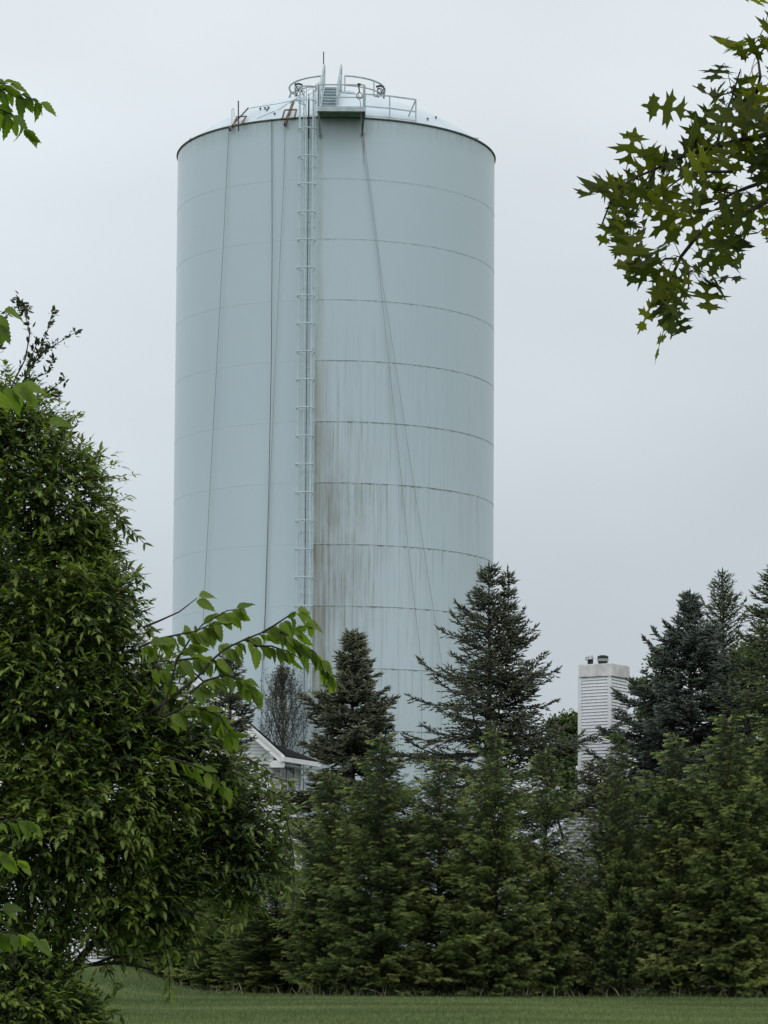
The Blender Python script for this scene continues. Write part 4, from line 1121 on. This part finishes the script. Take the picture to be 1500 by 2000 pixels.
LEAFT = ([(0, 0, 0), (.5, .4, .08), (0, .45, -.04), (-.5, .4, .08), (0, 1, -.05)], [(0, 1, 2), (0, 2, 3), (1, 4, 2), (2, 4, 3)])
def twiggy(name, base, H, cz, rad, mat, label, seed, nmain=34, upb=.9, spread=.55, lsize=.07, lper=3, cat='tree', prof=None):
    r = random.Random(seed); rt = empty(name, base, label, cat)
    tb = MB(); tb.local = True; tree_tubes(tb, [Vector((0, 0, 0)), Vector((.05, 0, H * .5)), Vector((0, .03, H * .98))], .10, .012, 7); tb.build('trunk', M['bark'], rt)
    mb = MB(); mb.local = True; tips = []
    for i in range(nmain):
        t = (i + .5) / nmain; z = cz + (H - cz) * t * .93; az = i * 2.4 + r.uniform(-.3, .3)
        L = rad * (prof(t) if prof else math.sin(PI * min(1, .15 + t * .8))) * r.uniform(.7, 1.0)
        grow(r, mb, Vector((0, 0, z)), Vector((math.cos(az), math.sin(az), upb * 1.1)).normalized(), L * 1.25, .02, 1, tips, spread, upb)
    mb.build('branches', M['twig'], rt)
    P = []; D_ = []; S = []; SH = []
    for (p, d) in tips:
        for k in range(lper):
            P.append(tuple(p + Vector((r.gauss(0, .05), r.gauss(0, .05), r.gauss(0, .05))))); D_.append((d.x + r.uniform(-1, 1), d.y + r.uniform(-1, 1), d.z + r.uniform(-1, .6)))
            l = lsize * r.uniform(.6, 1.3); S.append((l * .6, l, l)); SH.append(r.random())
    P = np.array(P); D_ = np.array(D_); scatter('foliage', [LEAFT[0]], [LEAFT[1]], np.zeros(len(P), int), P, basis(D_, rng.normal(0, 1, (len(P), 3))), np.array(S), np.array(SH), M[mat], rt, local=True)
    return rt
b, H = base_at(553, 117, 1300)
twiggy('bare_tree', b, H, 6.0, 1.35, 'larch', 'sparse grey twiggy tree with fine upright branches behind the gable roof', 5, nmain=50, lsize=.07, lper=2, upb=1.1)
b, H = base_at(1411, 107, 1118)
spruce('slender_conifer', b, H, 7.0, lambda d: min(.10 + .55 * d, 1.0) * (1 + .15 * math.sin(d * 4)), 'pine', 'slender see through conifer rising behind the blue green spruce', 66, dens=1.0, shoot=.12, width=.30, up_hi=55, up_lo=32, cat='conifer')
def broadleaf(name, base, H, blobs, mat, label, seed, nleaf=5000, ls=.13):
    r = random.Random(seed); rt = empty(name, base, label, 'tree')
    tb = MB(); tb.local = True; tree_tubes(tb, [Vector((0, 0, 0)), Vector((.05, 0, H * .4)), Vector((0, 0, H * .8))], .16, .05, 8)
    tb.build('trunk', M['bark'], rt); br = MB(); br.local = True
    P = []; D_ = []; S = []; SH = []
    for (x, y, z, rr) in blobs:
        br.tube([Vector((0, 0, z * .6)), Vector((x * .5, y * .5, z * .8)), Vector((x, y, z))], [.07, .04, .015], 4)
        for q in range(14):
            d = Vector((r.gauss(0, 1), r.gauss(0, 1), r.gauss(0, 1) + .3)).normalized(); a = Vector((x, y, z)); e2 = a + d * rr * r.uniform(.6, 1.1); br.tube([a, (a + e2) / 2, e2], [.018, .012, .005], 3)
            for _ in range(nleaf // (14 * len(blobs))):
                c_ = a.lerp(e2, r.uniform(.35, 1.05)); P.append(tuple(c_ + Vector((r.gauss(0, .16), r.gauss(0, .16), r.gauss(0, .13))))); D_.append((r.gauss(0, 1), r.gauss(0, 1), r.gauss(-.4, .6)))
                l = ls * r.uniform(.6, 1.3); S.append((l * .75, l, l)); SH.append(min(1, max(0, r.gauss(.5, .2) + .2 * d.z)))
    br.build('branches', M['twig'], rt)
    P = np.array(P); D_ = np.array(D_); scatter('foliage', [LEAFT[0]], [LEAFT[1]], np.zeros(len(P), int), P, basis(D_, rng.normal(0, 1, (len(P), 3))), np.array(S), np.array(SH), M[mat], rt, local=True)
def blobset(px0, py0, lst, D, base):
    out_ = []
    for (px, py, rr) in lst:
        p = W(px, py, D); out_.append((p.x - base.x, rnd.uniform(-.8, .8), p.z - base.z, rr))
    return out_
b, H = base_at(1110, 112, 1400)
broadleaf('broadleaf_tree', b, H, blobset(0, 0, [(1095, 1425, .55), (1112, 1416, .42), (1132, 1418, .45), (1085, 1470, .8), (1125, 1480, .8), (1150, 1440, .6), (1105, 1540, .9), (1060, 1500, .8)], 112, b), 'far', 'light green leafy tree between the twin topped spruce and the chimney', 9, 9000, .15)
b, H = base_at(1250, 108, 1330)
broadleaf('broadleaf_tree', b, H, blobset(0, 0, [(1248, 1345, .22), (1275, 1390, .5), (1300, 1340, .45), (1262, 1410, .5), (1290, 1290, .35), (1320, 1400, .8)], 108, b), 'far', 'leafy tree showing behind the left edge of the blue green spruce', 10, 5000, .13)
b, H = base_at(1440, 112, 1280)
broadleaf('broadleaf_tree', b, H, blobset(0, 0, [(1400, 1330, .8), (1440, 1310, .7), (1470, 1290, .7), (1430, 1400, 1.2), (1480, 1380, 1.2)], 112, b), 'far', 'leafy tree filling the gap between the slender conifer and the right edge', 12, 7000, .15)
b, H = base_at(60, 112, 1500)
broadleaf('broadleaf_tree', b, H, blobset(0, 0, [(20, 1560, 1.2), (90, 1600, 1.4), (150, 1680, 1.2), (10, 1700, 1.4), (100, 1780, 1.2), (190, 1780, 1.0), (40, 1840, 1.2), (150, 1860, 1.0), (-60, 1650, 1.5), (-60, 1800, 1.4)], 112, b), 'far', 'leafy tree beyond the lawn, behind the big shrub at far left', 13, 14000, .16)

# ------------------------------------------------------------------ leaf templates
def leaf_tpl(wd, tipdroop=.12, fold=.10):
    # simple ovate leaf, folded on its midrib
    z = lambda y: -tipdroop * y * y
    v = [(0, 0, 0), (-wd * .9, .32, z(.32) + fold * wd), (wd * .9, .32, z(.32) + fold * wd), (0, .34, z(.34) - .01), (-wd * .75, .64, z(.64) + fold * wd), (wd * .75, .64, z(.64) + fold * wd), (0, .66, z(.66) - .01), (0, 1, z(1))]
    f = [(0, 3, 1), (0, 2, 3), (1, 3, 4), (3, 6, 4), (3, 2, 6), (2, 5, 6), (4, 6, 7), (6, 5, 7)]
    return v, f
def elm_tpl(curl=.2, seed=0):
    r = random.Random(seed); n = 13; V = []; Fs = []; UV = []
    L_ = []; Rr = []; C = []
    for i in range(n + 1):
        y = i / n
        wv = .26 * (math.sin(PI * min(1, y ** .82)) ** .75) * (1 - .25 * y) if 0 < i < n else 0
        z = -curl * y * y
        C.append(len(V)); V.append((0, .1 + .9 * y, z)); UV.append((0, y))
        for s, lst in ((-1, L_), (1, Rr)):
            ww = wv + (.018 if i % 1 == 0 and 0 < i < n else 0) * (1 if i % 2 else -1)
            lst.append(len(V)); V.append((s * ww, .1 + .9 * y + .02 * (i % 2), z + abs(ww) * .42 + .02 * math.sin(y * 9 + s))); UV.append((s * ww, y))
    for i in range(n):
        Fs += [(C[i], C[i + 1], L_[i + 1]), (C[i], L_[i + 1], L_[i]), (C[i], Rr[i], Rr[i + 1]), (C[i], Rr[i + 1], C[i + 1])]
    k = len(V); V += [(-.012, 0, .02), (.012, 0, .02), (0, .11, 0)]; UV += [(0, 0)] * 3; Fs.append((k, k + 1, k + 2))
    return V, Fs, UV
OAK_R = [(.008, 0), (.009, .15), (.05, .18), (.17, .10), (.14, .18), (.25, .20), (.13, .255), (.045, .32), (.032, .38), (.10, .41), (.23, .33), (.22, .41), (.43, .44), (.27, .49), (.33, .56), (.17, .54), (.05, .57), (.035, .64), (.085, .69), (.17, .66), (.17, .73), (.30, .80), (.17, .81), (.16, .87), (.10, .84), (.04, .87), (.035, .93)]
def oak_tpl(seed):
    r = random.Random(seed)
    R_ = [(x * r.uniform(.85, 1.2), y + r.uniform(-.015, .015) * (y > .1)) for x, y in OAK_R]; L_ = [(-x * r.uniform(.85, 1.2), y + r.uniform(-.015, .015) * (y > .1)) for x, y in OAK_R]
    poly = R_ + [(0, 1.0)] + L_[::-1]
    # extra midrib points are approximated by bending the outline
    tr = tessellate_polygon([[Vector((x, y, 0)) for x, y in poly]])
    c1, c2, c3 = r.uniform(-.25, .35), r.uniform(-.2, .5), r.uniform(-.25, .25)
    V = [(x, y, -c1 * y * y + c2 * abs(x) + c3 * x * y) for x, y in poly]
    return V, [tuple(t) for t in tr]

# ------------------------------------------------------------------ big honeysuckle shrub, left foreground
SD = 14.0
def shrub():
    r = random.Random(77)
    B0 = Vector((W(60, 1900, SD).x, SD + .2, 0))
    rt = empty('honeysuckle_shrub', B0, 'large arching dark green leafy shrub filling the left foreground', 'shrub')
    blobs = [(-30, 850, 135, 0), (50, 905, 125, 0), (105, 985, 135, -.1), (60, 1150, 200, 0), (150, 1105, 125, .1), (180, 1210, 112, -.2), (190, 1320, 130, 0), (90, 1350, 220, 0), (280, 1400, 125, .15),
             (320, 1480, 135, 0), (200, 1550, 210, -.1), (410, 1540, 105, .1), (470, 1610, 95, 0), (390, 1680, 130, .2), (490, 1710, 75, 0), (250, 1700, 160, 0), (100, 1640, 200, 0), (325, 1785, 80, .1),
             (0, 1500, 240, .2), (20, 1760, 110, .5), (230, 1830, 60, .4), (130, 1800, 60, .5), (40, 1960, 125, -.3), (130, 1985, 75, -.2), (70, 1900, 80, -.1), (-60, 1880, 110, 0), (-20, 1250, 220, .4)]
    blobs += [(-260, 1000, 230, .3), (-300, 1350, 280, .2), (-300, 1700, 280, .2)]
    P = []; D_ = []; U = []; S = []; SH = []; FL = []
    tw = MB()
    stems = MB()
    def leaf(p, d, u, l, sh, wd=1.0):
        P.append(tuple(p)); D_.append(tuple(d)); U.append(tuple(u)); S.append((l * wd, l, l)); SH.append(sh)
    for bi, (px, py, rp, dz) in enumerate(blobs):
        c = W(px, py, SD + dz); rr = rp / F * SD
        off = px < -150
        # a limb from the base arching out to the blob
        mid = B0.lerp(c, .5) + Vector((0, 0, .25))
        q = [B0 + Vector((r.uniform(-.15, .15), r.uniform(-.15, .15), 0)), mid, c]
        pts = []
        for i in range(7):
            t = i / 6; pts.append(q[0] * (1 - t) ** 2 + q[1] * 2 * t * (1 - t) + q[2] * t * t)
        if bi in (0, 3, 5, 7, 18, 26, 27): stems.tube([p_ + Vector((0, .35, 0)) for p_ in pts], [.018 * (1 - .75 * i / 6) for i in range(7)], 6)
        n = int((rr ** 2.1) * (4300 if not off else 1000)) + 30
        for k in range(n):
            d = Vector((r.gauss(0, 1), r.gauss(0, 1) * .9 - .25, r.gauss(0, 1) + .2)).normalized()
            rad = rr * (r.uniform(.30, 1.0) ** .55)
            a = c + Vector((d.x, d.y * 1.15, d.z)) * rad * .93
            nz_ = mnoise.noise(a * 5.5)
            if rad > .72 * rr and nz_ < -.16: continue
            a += d * .06 * nz_
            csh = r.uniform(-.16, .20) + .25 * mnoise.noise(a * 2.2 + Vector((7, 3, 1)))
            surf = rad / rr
            tl = r.uniform(.12, .26)
            dd = (d * .8 + Vector((r.gauss(.18, .55), r.gauss(0, .5), r.gauss(.12, .55)))).normalized()
            sag = r.uniform(-.5, 1.0)
            npair = int(tl / .021)
            p = a - dd * tl * .5; side0 = Vector((r.gauss(0, 1), r.gauss(0, 1), r.gauss(0, .4)))
            pts = [p.copy()]
            for i in range(npair):
                cur = (dd + Vector((0, 0, -sag * .9 * (i / npair) ** 1.3))).normalized()
                p = p + cur * .021; pts.append(p.copy())
                sd = cur.cross(Vector((0, 0, 1)))
                if sd.length < .1: sd = Vector((1, 0, 0))
                sd.normalize()
                if i % 2 == 1: sd = (sd * .5 + Vector((0, 0, .5)) + cur.cross(sd) * .3).normalized()
                for s2 in (-1, 1):
                    if r.random() < .1: continue
                    ld = cur * r.uniform(.6, 1.0) + sd * s2 * r.uniform(.6, 1.0) + Vector((r.gauss(0, .2), r.gauss(0, .2), r.uniform(-.5, .4)))
                    ll = r.uniform(.022, .054) * (1 - .25 * i / npair)
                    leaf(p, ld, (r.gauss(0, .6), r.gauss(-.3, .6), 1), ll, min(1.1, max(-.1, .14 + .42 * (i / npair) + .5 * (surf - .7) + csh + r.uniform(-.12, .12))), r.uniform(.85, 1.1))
            leaf(p, cur, (0, -.3, 1), .05, .8)
            if k % 5 == 0 and npair > 2:
                tw.tube([pts[0], pts[len(pts) // 2], pts[-1]], [.0028, .002, .001], 3)
            # pale paired flowers low on the right side
            if px > 300 and py > 1450 and surf > .85 and r.random() < .04 and len(FL) < 60: FL.append(pts[-1])
    # drooping long twigs with spaced leaves
    def long_twig(pp, D, thick=.0035, ls=.05, gap=.03, mat=None, store=None, droopy=.5, clus=False):
        pts = [W(x, y, D + .02 * i) for i, (x, y) in enumerate(pp)]
        tw.tube(pts, [thick * (1 - .6 * i / (len(pts) - 1)) for i in range(len(pts))], 4)
        for i in range(len(pts) - 1):
            a, b = pts[i], pts[i + 1]; L = (b - a).length; n = max(1, int(L / gap)); d = (b - a).normalized()
            for k in range(n):
                p = a.lerp(b, (k + r.random()) / n)
                sd = d.cross(Vector((0, -1, .3))).normalized()
                for s2 in (-1, 1):
                    leaf(p, d * .8 + sd * s2 * r.uniform(.5, 1.1) + Vector((0, r.uniform(-.3, .3), -droopy * r.random())), (r.gauss(0, .3), -.7, .6), ls * r.uniform(.7, 1.2), r.uniform(.3, .8))
    for pp in ([(320, 1800), (322, 1850), (331, 1900), (331, 1940), (330, 1960)], [(200, 1870), (215, 1905), (232, 1935)], [(150, 1960), (185, 1968), (215, 1975), (240, 1985)], [(160, 1990), (200, 1996), (236, 2010)],
               [(440, 1500), (500, 1530), (560, 1560), (585, 1600)], [(430, 1640), (500, 1625), (560, 1640), (600, 1665)], [(420, 1700), (500, 1705), (560, 1730), (590, 1760)], [(380, 1560), (470, 1500), (540, 1520), (580, 1530)],
               [(150, 1010), (220, 1000), (262, 1040), (285, 1065)], [(130, 880), (170, 890), (205, 930)], [(200, 1130), (255, 1110), (290, 1150)], [(60, 800), (110, 830), (160, 870), (180, 900)],
               [(480, 1480), (520, 1500), (528, 1560)], [(560, 1600), (575, 1680), (560, 1750)], [(500, 1560), (545, 1620), (565, 1690)], [(180, 960), (235, 1010), (252, 1050)],
               [(200, 1180), (262, 1190), (298, 1235)], [(260, 1300), (330, 1290), (366, 1330)], [(90, 1800), (170, 1830), (250, 1850)], [(330, 1770), (400, 1790), (440, 1840)]):
        long_twig(pp, SD - .15)
    # bare dark limbs seen in the open lower part
    for pp, th in (([(70, 1960), (150, 1880), (200, 1820), (250, 1775), (330, 1735), (420, 1705)], .022), ([(70, 1960), (110, 1900), (170, 1885), (240, 1880), (300, 1895)], .014), ([(60, 1970), (90, 1860), (120, 1780)], .018), ([(130, 1900), (220, 1870), (320, 1862), (400, 1850)], .008)):
        pts = [W(x, y, SD + .05) for x, y in pp]; stems.tube(pts, [th * (1 - .6 * i / (len(pts) - 1)) for i in range(len(pts))], 6)
    P_ = np.array(P); t = leaf_tpl(.20)
    t2 = leaf_tpl(.17, .28, .2)
    which = rng.integers(0, 2, len(P_))
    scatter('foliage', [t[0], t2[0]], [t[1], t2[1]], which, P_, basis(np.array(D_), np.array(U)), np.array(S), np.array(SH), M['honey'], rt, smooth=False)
    print('shrub leaves', len(P_))
    stems.build('stems', M['darkbark'], rt, True); tw.build('twigs', M['darkbark'], rt)
    for p in FL:
        n = 7; fp = np.tile(tuple(p), (n, 1)) + rng.normal(0, .006, (n, 3)) + [0, -.01, .015]
        scatter('flower', [t[0]], [t[1]], np.zeros(n, int), fp, basis(rng.normal(0, 1, (n, 3)) + [0, -.4, .4], rng.normal(0, 1, (n, 3))), np.full((n, 3), .022), rng.random(n), M['flower'], rt)
shrub()

# thin sprouts with small leaves rising above the shrub at upper left
def sprouts():
    r = random.Random(5)
    D = 15.2; b = Vector((W(0, 900, D).x, D, 0))
    rt = empty('sprouting_bush', b, 'thin grey green shoots with small tufted leaves rising above the shrub at upper left', 'shrub')
    lines = [[(-10, 900), (20, 800), (50, 735), (75, 690), (95, 640), (102, 612)], [(20, 800), (48, 740), (80, 690), (110, 672), (146, 650)], [(30, 820), (60, 785), (100, 760), (124, 742)], [(-20, 860), (20, 760), (50, 700), (58, 650), (48, 610), (35, 590)],
             [(50, 735), (60, 700), (75, 665)], [(-20, 640), (10, 620), (38, 593), (55, 605)], [(60, 785), (88, 770), (112, 772)], [(-10, 700), (0, 680), (-5, 640)], [(40, 780), (66, 740), (92, 728), (104, 700)], [(20, 790), (55, 745), (60, 718)],
             [(165, 950), (185, 925), (205, 935)], [(150, 920), (180, 905), (195, 895)]]
    mb = MB(); P = []; D_ = []; S = []; SH = []
    for ln in lines:
        pts = [W(x, y, D + r.uniform(-.05, .05)) for x, y in ln]
        mb.tube(pts, [.0045 - .003 * i / (len(pts) - 1) for i in range(len(pts))], 4)
        for i in range(1, len(pts)):
            for tq in (.35, .7, 1.0):
                p = pts[i - 1].lerp(pts[i], tq); d = (pts[i] - pts[i - 1]).normalized()
                tip = i == len(pts) - 1 and tq == 1
                for k in range(9 if tq == 1 else r.choice((2, 5, 7))):
                    dd = d * .5 + Vector((r.gauss(0, .8), r.gauss(0, .8), r.gauss(.15, .6)))
                    P.append(tuple(p + Vector((r.gauss(0, .006), r.gauss(0, .006), r.gauss(0, .012))))); D_.append(tuple(dd)); l = r.uniform(.022, .042); S.append((l * 1.2, l, l)); SH.append(r.random())
    mb.tube([b, W(-10, 900, D)], .012, 5)
    mb.build('stems', M['twig'], rt); t = leaf_tpl(.19)
    scatter('foliage', [t[0]], [t[1]], np.zeros(len(P), int), np.array(P), basis(np.array(D_), rng.normal(0, 1, (len(P), 3))), np.array(S), np.array(SH), M['honey2'], rt, smooth=False)
sprouts()

# ------------------------------------------------------------------ elm saplings with large toothed leaves
ET = [elm_tpl(.12, 1), elm_tpl(.35, 2), elm_tpl(.6, 3)]
def elm(name, label, D, base, trunk, lines, ls, seed, singles=()):
    r = random.Random(seed); rt = empty(name, base, label, 'tree')
    tb = MB(); tb.tube(trunk[0], trunk[1], 8); tb.build('trunk', M['bark'], rt, True)
    mb = MB(); P = []; D_ = []; U = []; S = []; SH = []
    for ln, gap, start in lines:
        pts = [W(x, y, D + .03 * i) for i, (x, y) in enumerate(ln)]
        mb.tube(pts, [.0065 * D / 14 - .0045 * D / 14 * i / (len(pts) - 1) for i in range(len(pts))], 5)
        s = -1; acc = 0; tot = sum((pts[i + 1] - pts[i]).length for i in range(len(pts) - 1)); cum = 0
        g_ = gap / F * D; nxt = start / F * D
        for i in range(len(pts) - 1):
            a, b = pts[i], pts[i + 1]; L = (b - a).length; d = (b - a).normalized()
            while nxt <= cum + L:
                p = a + d * (nxt - cum); s = -s
                sd = Vector((d.z, 0, -d.x)) * s
                dd = d * r.uniform(.4, 1.0) + sd * r.uniform(.25, .7) + Vector((0, r.uniform(-.5, .4), -r.uniform(.35, 1.1)))
                l = ls * r.uniform(.62, 1.12)
                P.append(tuple(p)); D_.append(tuple(dd)); U.append((r.gauss(0, .5), -r.uniform(.3, 1.0), r.uniform(-.1, .9))); S.append((l * r.uniform(.8, 1.15), l, l)); SH.append(r.uniform(.2, .9))
                nxt += g_ * r.uniform(.45, .85)
            cum += L
        P.append(tuple(pts[-1])); D_.append(tuple((pts[-1] - pts[-2]).normalized() + Vector((0, 0, -.3)))); U.append((.1, -.7, .5)); S.append((ls, ls, ls)); SH.append(.7)
    for (x, y, dx, dz, l) in singles:
        P.append(tuple(W(x, y, D))); D_.append((dx, -.1, dz)); U.append((r.gauss(0, .2), -.8, .4)); S.append((l, l, l)); SH.append(r.uniform(.4, .9))
    mb.build('branches', M['darkbark'], rt)
    which = rng.integers(0, 3, len(P))
    scatter('foliage', [t[0] for t in ET], [t[1] for t in ET], which, np.array(P), basis(np.array(D_), np.array(U)), np.array(S), np.array(SH), M['elm'], rt, uvs=[t[2] for t in ET])
ED = 13.2
eb = Vector((W(90, 1900, ED + .5).x, ED + .7, 0))
trk = [eb + Vector((0, .8, 0)), W(110, 1850, ED + 1.5), W(170, 1650, ED + 1.4), W(235, 1480, ED + 1.2), W(285, 1400, ED + .7), W(335, 1362, ED + .1), W(383, 1325, ED)]
elm('elm_sapling', 'large bright toothed elm leaves reaching out of the shrub in front of the tank', ED, eb, (trk, [.03, .022, .018, .015, .011, .009, .007]),
    [([(383, 1325), (413, 1290), (440, 1267), (480, 1248), (513, 1235), (547, 1233), (567, 1230), (600, 1222)], 13, 60), ([(547, 1233), (580, 1253), (613, 1273), (633, 1297), (643, 1320)], 11, 5), ([(513, 1235), (535, 1222), (560, 1205), (578, 1195)], 13, 5),
     ([(480, 1248), (500, 1262), (530, 1262), (560, 1272), (585, 1285)], 13, 5),
     ([(310, 1400), (330, 1350), (345, 1290), (370, 1250), (395, 1220), (443, 1193), (462, 1190)], 10, 110), ([(270, 1265), (313, 1247), (345, 1240), (385, 1232), (420, 1215)], 10, 4), ([(280, 1225), (310, 1213), (350, 1195), (385, 1168)], 60, 120),
     ([(345, 1290), (390, 1285), (420, 1290), (432, 1300)], 11, 4), ([(370, 1355), (400, 1330), (440, 1318), (480, 1330), (498, 1350)], 10, 10), ([(320, 1400), (360, 1380), (400, 1385), (430, 1400), (448, 1430)], 13, 10), ([(330, 1480), (370, 1492), (410, 1508), (435, 1535)], 16, 5),
     ([(300, 1300), (318, 1310), (330, 1330)], 15, 4)], .098, 3)
b2 = Vector((-2.9, 10.5, 0))
elm('elm_tree', 'leafy elm twigs entering from the left edge of the photo near the top', 10.0, b2, ([b2, Vector((-2.85, 10.4, 1.5)), Vector((-2.75, 10.3, 3.0)), Vector((-2.3, 10.1, 4.2)), W(-200, 120, 10)], [.09, .075, .06, .035, .01]),
    [([(-200, 120), (-80, 150), (0, 172), (35, 182), (75, 198)], 13, 190), ([(-80, 150), (-20, 205), (20, 222), (48, 250)], 13, 50), ([(-60, 150), (-20, 160), (15, 163)], 12, 30)], .078, 9)
b3 = Vector((-2.3, 12.2, 0))
elm('elm_sapling', 'single large leaves poking in at the left edge just above and below the shrub top', 12.0, b3, ([b3, W(-320, 1500, 12.1), W(-180, 1000, 12.05), W(-120, 700, 12), W(-90, 590, 12)], [.03, .025, .018, .012, .006]),
    [([(-120, 700), (-60, 640), (-20, 612), (2, 608)], 22, 60), ([(-150, 850), (-60, 780), (0, 755), (35, 752)], 30, 160)], .125, 12,
    singles=((20, 752, .7, -.35, .13), (0, 612, .1, -1, .12), (-4, 630, .5, -.8, .1), (90, 826, .8, .1, .10), (42, 752, .5, -.8, .08)))
b4 = Vector((W(-160, 1900, 11.5).x, 11.5, 0))
elm('elm_sapling', 'low sapling with long leaves at the left edge in front of the dark lower shrub', 11.5, b4, ([b4, W(-150, 1850, 11.5), W(-120, 1700, 11.5)], [.02, .015, .008]),
    [([(-120, 1700), (-60, 1640), (0, 1605), (40, 1600), (58, 1610)], 15, 130), ([(-120, 1720), (-40, 1670), (10, 1665), (34, 1680)], 14, 100), ([(-140, 1800), (-60, 1775), (0, 1775)], 16, 130), ([(-150, 1850), (-40, 1815), (30, 1822), (70, 1835)], 15, 130)], .085, 14)

# ------------------------------------------------------------------ oak bough, upper right
def oak():
    r = random.Random(21); OD = 9.0
    b = Vector((3.6, 9.6, 0)); rt = empty('oak_tree', b, 'oak bough with pointed lobed leaves hanging into the upper right of the photo', 'tree')
    tb = MB(); tb.tube([b, Vector((3.6, 9.6, 1.6)), Vector((3.55, 9.55, 3.4)), Vector((3.6, 9.6, 5.5))], [.22, .18, .16, .12], 12)
    tb.build('trunk', M['bark'], rt, True)
    mb = MB()
    lines = [([(2400, 150), (1900, 210), (1640, 240), (1500, 262), (1450, 272), (1400, 285), (1350, 300), (1320, 310), (1280, 330), (1245, 345)], .0095),
             ([(1640, 240), (1560, 320), (1500, 352), (1460, 366), (1430, 378), (1395, 400)], .008), ([(1640, 330), (1560, 370), (1500, 392), (1450, 420), (1410, 440), (1388, 435), (1355, 470), (1330, 502), (1322, 520), (1310, 545), (1300, 580), (1285, 610)], .008),
             ([(1560, 320), (1640, 330)], .008), ([(1450, 272), (1470, 215), (1485, 150), (1480, 110), (1500, 85)], .005), ([(1400, 285), (1410, 240), (1430, 190), (1445, 140)], .004), ([(1430, 335), (1380, 335), (1340, 340), (1300, 370)], .004),
             ([(1322, 505), (1300, 505), (1275, 520), (1258, 540)], .003), ([(1245, 345), (1210, 365), (1190, 400), (1175, 440)], .004), ([(1280, 330), (1255, 380), (1240, 420)], .003), ([(1330, 502), (1345, 530), (1345, 560), (1335, 590)], .003),
             ([(1500, 262), (1530, 150), (1520, 60), (1495, 45)], .006), ([(1470, 90), (1480, 78), (1500, 90)], .002), ([(1430, 378), (1400, 370), (1370, 350)], .003), ([(1410, 440), (1440, 460), (1480, 455)], .003), ([(1470, 215), (1430, 180), (1390, 190)], .003)]
    nodes = []
    for ln, th in lines:
        pts = [W(x, y, OD + .05 * math.sin(i * 1.3 + x)) for i, (x, y) in enumerate(ln)]
        if ln[0][0] == 2400: pts[0] = Vector((3.55, 9.55, 4.2))
        mb.tube(pts, [th * (1 - .7 * i / (len(pts) - 1)) + .0012 for i in range(len(pts))], 5)
        for i in range(len(pts) - 1):
            for q in range(4): nodes.append(pts[i].lerp(pts[i + 1], q / 4))
        nodes.append(pts[-1])
    cl = [(1170, 425, 26, 5), (1195, 385, 36, 8), (1205, 455, 24, 5), (1245, 430, 34, 7), (1245, 360, 34, 7), (1300, 385, 38, 7), (1345, 400, 30, 5), (1370, 335, 44, 7), (1340, 270, 26, 3), (1380, 215, 34, 6), (1425, 150, 36, 7), (1465, 215, 40, 7), (1405, 270, 38, 6),
          (1450, 330, 40, 6), (1490, 290, 35, 6), (1485, 110, 20, 3), (1430, 410, 40, 7), (1490, 440, 38, 7), (1375, 455, 34, 6), (1430, 480, 34, 6), (1300, 520, 30, 5), (1255, 545, 24, 4), (1350, 545, 30, 5), (1290, 585, 32, 5), (1340, 590, 24, 4), (1255, 600, 14, 3), (1285, 635, 14, 3),
          (1490, 40, 14, 3), (1575, 250, 80, 14), (1580, 400, 60, 10), (1560, 90, 60, 8), (1700, 220, 100, 18), (1850, 220, 110, 16)]
    P = []; D_ = []; U = []; S = []; SH = []
    gen = Vector((-.35, 0, -.9))
    for (x, y, rad, n) in cl:
        c = W(x, y, OD)
        for k in range(n if (y < 330 and x > 1330) else max(2, int(n * .74 + .5))):
            a = r.uniform(0, 2 * PI); q = rad * math.sqrt(r.random()); p = W(x + 24 + q * math.cos(a), y + q * math.sin(a) - 30, OD + r.uniform(-.22, .22))
            out_ = Vector((math.cos(a), 0, -math.sin(a)))
            dd = (gen * r.uniform(.3, 1.2) + out_ * r.uniform(.2, 1.1) + Vector((r.gauss(0, .3), r.gauss(0, .45), r.gauss(0, .2)))).normalized()
            l = r.uniform(.105, .160)
            P.append(tuple(p)); D_.append(tuple(dd)); U.append((r.gauss(0, .45), -r.uniform(.25, 1.0) * r.choice((1, 1, 1, -1)), r.gauss(.35, .5))); S.append((l * r.uniform(.85, 1.2), l, l)); SH.append(min(1, max(0, r.gauss(.45, .3))))
            nr = min(nodes, key=lambda m_: (m_ - p).length_squared)
            if (nr - p).length < .25:
                mb.tube([nr, (nr + p) / 2 + Vector((0, 0, .01)), p], [.0016, .0012, .0009], 3)
    mb.build('branches', M['darkbark'], rt)
    T = [oak_tpl(i) for i in range(6)]
    scatter('foliage', [t[0] for t in T], [t[1] for t in T], rng.integers(0, 6, len(P)), np.array(P), basis(np.array(D_), np.array(U)), np.array(S), np.array(SH), M['oak'], rt, smooth=False)
oak()
